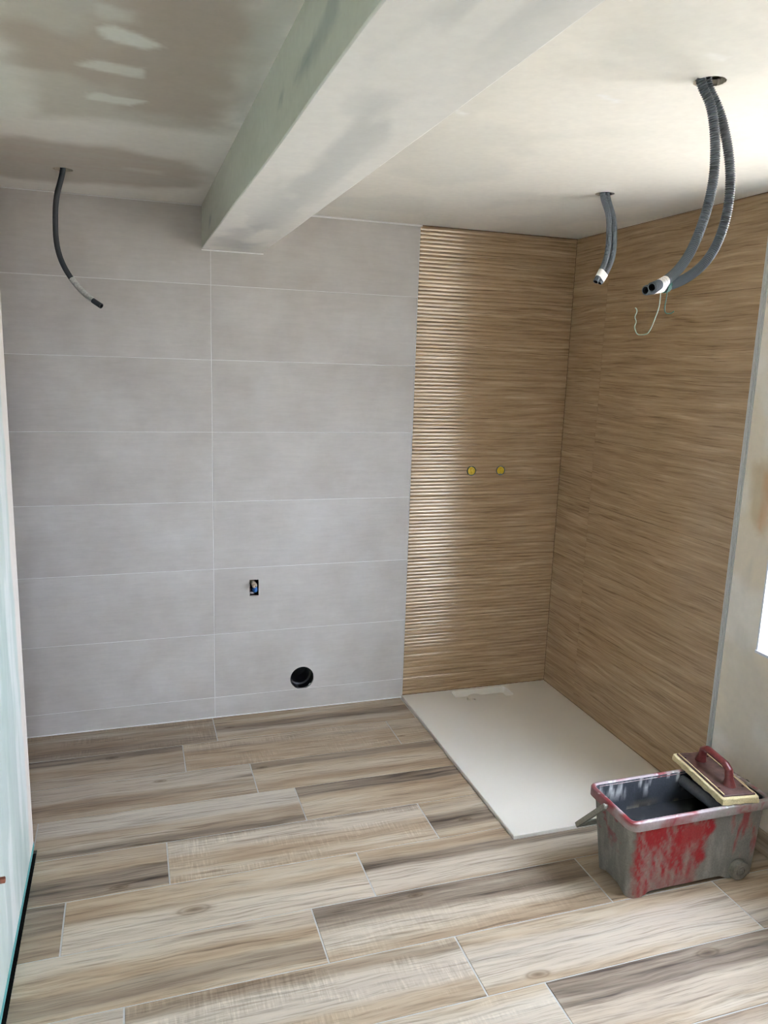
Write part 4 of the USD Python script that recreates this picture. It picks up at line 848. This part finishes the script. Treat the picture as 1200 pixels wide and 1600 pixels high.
# bail handle hanging down behind
pz, py_, hx0, hx1 = 0.258, -1.452, BX0 - 0.010, BX1 + 0.010
hm = []
for hx in (hx0, hx1):
    a, b = np.array([hx, py_, pz]), np.array([hx, -1.312, 0.106]); d = (b - a) / np.linalg.norm(b - a)
    up_ = np.cross(EX, d)
    hm.append(m3.Manifold.batch_hull([m3.Manifold.sphere(0.0025, 10).translate(list(p + EX * sx * 0.0025 + up_ * su * 0.0065)) for p in (a, b) for sx in (-1, 1) for su in (-1, 1)]))
hm.append(m3.Manifold.batch_hull([m3.Manifold.sphere(0.0025, 10).translate([x, -1.312 + sy * 0.0035, 0.106 + sz * 0.005]) for x in (hx0, hx1) for sy in (-1, 1) for sz in (-1, 1)]))
h_ = hm[0] + hm[1] + hm[2]
hd = obj('handle', tri(h_), M['grey_metal'], bk, smooth=40, label='grey bail handle folded down behind the bucket')
for hx, s in ((hx0, -1), (hx1, 1)):
    obj('pivot', lathe([(0, 0.006), (0.004, 0.0055), (0.0065, 0.003), (0.007, 0.0), (0.004, -0.014)], (hx, py_, pz), (s, 0, 0), 20), M['grey_metal'], hd, smooth=40)
# roller across the bucket under the float
def roll(x, z, r):
    pr = [(0, -0.104), (r * 0.6, -0.104), (r * 0.9, -0.100), (r, -0.094)]
    for k in range(40): pr.append((r - (0.0012 if k % 2 else 0), -0.092 + k * 0.184 / 39))
    pr += [(r, 0.094), (r * 0.9, 0.100), (r * 0.6, 0.104), (0, 0.104)]
    return lathe(pr, (x, cyb + 0.004, z), EY, 28)
obj('roller', roll(1.437, 0.238, 0.019), M['roller_grey'], bk, smooth=40, label='grey wringing roller below the sponge')
obj('roller', roll(1.492, 0.226, 0.019), M['roller_grey'], bk, smooth=40, label='grey wringing roller below the sponge')

# dark wash water
zw, z0w = 0.172, 0.0315
def inside(z, gap):
    c = outer_at(0) * (1 - z / BRIM) + outer_at(BRIM) * (z / BRIM); ctr = np.array([cxb, cyb]); d = c - ctr
    return np.c_[ctr + d * (1 - (0.0045 + gap) / np.abs(d).max(0)), np.full(NB, z)]
wv = np.vstack([inside(z0w, 0.002), inside(zw, 0.002), [[cxb, cyb, z0w], [cxb, cyb, zw]]])
wt = trimesh.Trimesh(wv, [t_ for j in range(NB) for t_ in ((j, (j + 1) % NB, NB + (j + 1) % NB), (j, NB + (j + 1) % NB, NB + j), (2 * NB, (j + 1) % NB, j), (2 * NB + 1, NB + j, NB + (j + 1) % NB))], process=False)
obj('wash_water', wt, M['murky_water'], label='dark dirty water standing in the red bucket', cat='water')

# sponge float lying across the rim
A_, B_, C_ = np.array([1.449, -1.279]), np.array([1.411, -1.570]), np.array([1.541, -1.582])
fu = (B_ - A_) / np.linalg.norm(B_ - A_); fv = np.array([-fu[1], fu[0]])
if (C_ - B_) @ fv < 0: fv = -fv
FL, FW = np.linalg.norm(B_ - A_) + 0.0, 0.132
ZF = BRIM + 0.0008
ft = thing('sponge_float', (*(A_ + fu * FL / 2 + fv * FW / 2), ZF), label='grouting float with maroon handle and cream sponge, laid across the bucket rim', cat='float')
def fl3(u, v, z): return np.array([*(A_ + fu * u + fv * v), ZF + z])
FM = np.array([[fu[0], fv[0], 0], [fu[1], fv[1], 0], [0, 0, 1.0]]); hand = np.linalg.det(FM)
def place(m, sm=None):
    v, f, _ = meshkit.arrays(m); p = np.array([A_[0], A_[1], ZF]) + v @ FM.T
    return trimesh.Trimesh(p, f if hand > 0 else f[:, ::-1], process=False)
sp = trimesh.Trimesh(*meshkit.arrays(rbox((FL, FW, 0.024), 0.004, (FL / 2, FW / 2, 0.012)))[:2])
sp = trimesh.Trimesh(*trimesh.remesh.subdivide_to_size(sp.vertices, sp.faces, 0.008), process=True)
nz = meshkit.fbm(np.array(sp.vertices) * 45, 3, 5) - 0.5
sp.vertices = sp.vertices + sp.vertex_normals * (nz * 0.009)[:, None] * np.array([1, 1, 0.35])
vv = np.array(sp.vertices); vv[:, 2] = np.maximum(vv[:, 2], 0.0); sp.vertices = vv
obj('sponge', place(sp), M['sponge'], ft, smooth=60)
bp = rbox((FL - 0.020, FW - 0.018, 0.006), 0.0025, (FL / 2, FW / 2, 0.0265))
for u in (0.045, FL - 0.055):
    for w_ in (0.022, FW - 0.026): bp = bp - m3.Manifold.cylinder(0.02, 0.005, 0.005, 16).translate([u, w_, 0.02])
obj('base_plate', place(bp), M['float_plate'], ft, smooth=35)
ridge = m3.Manifold.cube([FL - 0.03, 0.003, 0.003]).translate([0.015, 0.013, 0.0285]) + m3.Manifold.cube([FL - 0.03, 0.003, 0.003]).translate([0.015, FW - 0.018, 0.0285])
obj('edge_ridge', place(ridge), M['sponge'], ft, label='cream sponge glue line along the plate edges')
def hull_path(pts):
    out_ = None
    for a, b in zip(pts[:-1], pts[1:]):
        h = m3.Manifold.batch_hull([m3.Manifold.sphere(1.0, 16).scale([r1, r2, r3]).translate([x, y, z]) for (x, y, z, r1, r2, r3) in (a, b)])
        out_ = h if out_ is None else out_ + h
    return out_
yc = FW / 2 + 0.002
hp_ = [(FL * 0.22, yc, 0.030, 0.020, 0.019, 0.006), (FL * 0.235, yc, 0.050, 0.0135, 0.0145, 0.010), (FL * 0.25, yc, 0.074, 0.0125, 0.0135, 0.0105), (FL * 0.32, yc, 0.086, 0.0125, 0.0135, 0.0105), (FL * 0.66, yc, 0.086, 0.0125, 0.0135, 0.0105), (FL * 0.73, yc, 0.076, 0.0125, 0.0135, 0.0105), (FL * 0.75, yc, 0.050, 0.0135, 0.0145, 0.010), (FL * 0.77, yc, 0.030, 0.022, 0.020, 0.006)]
obj('handle', place(hull_path(hp_)), M['maroon'], ft, smooth=50, label='glossy maroon bridge handle')
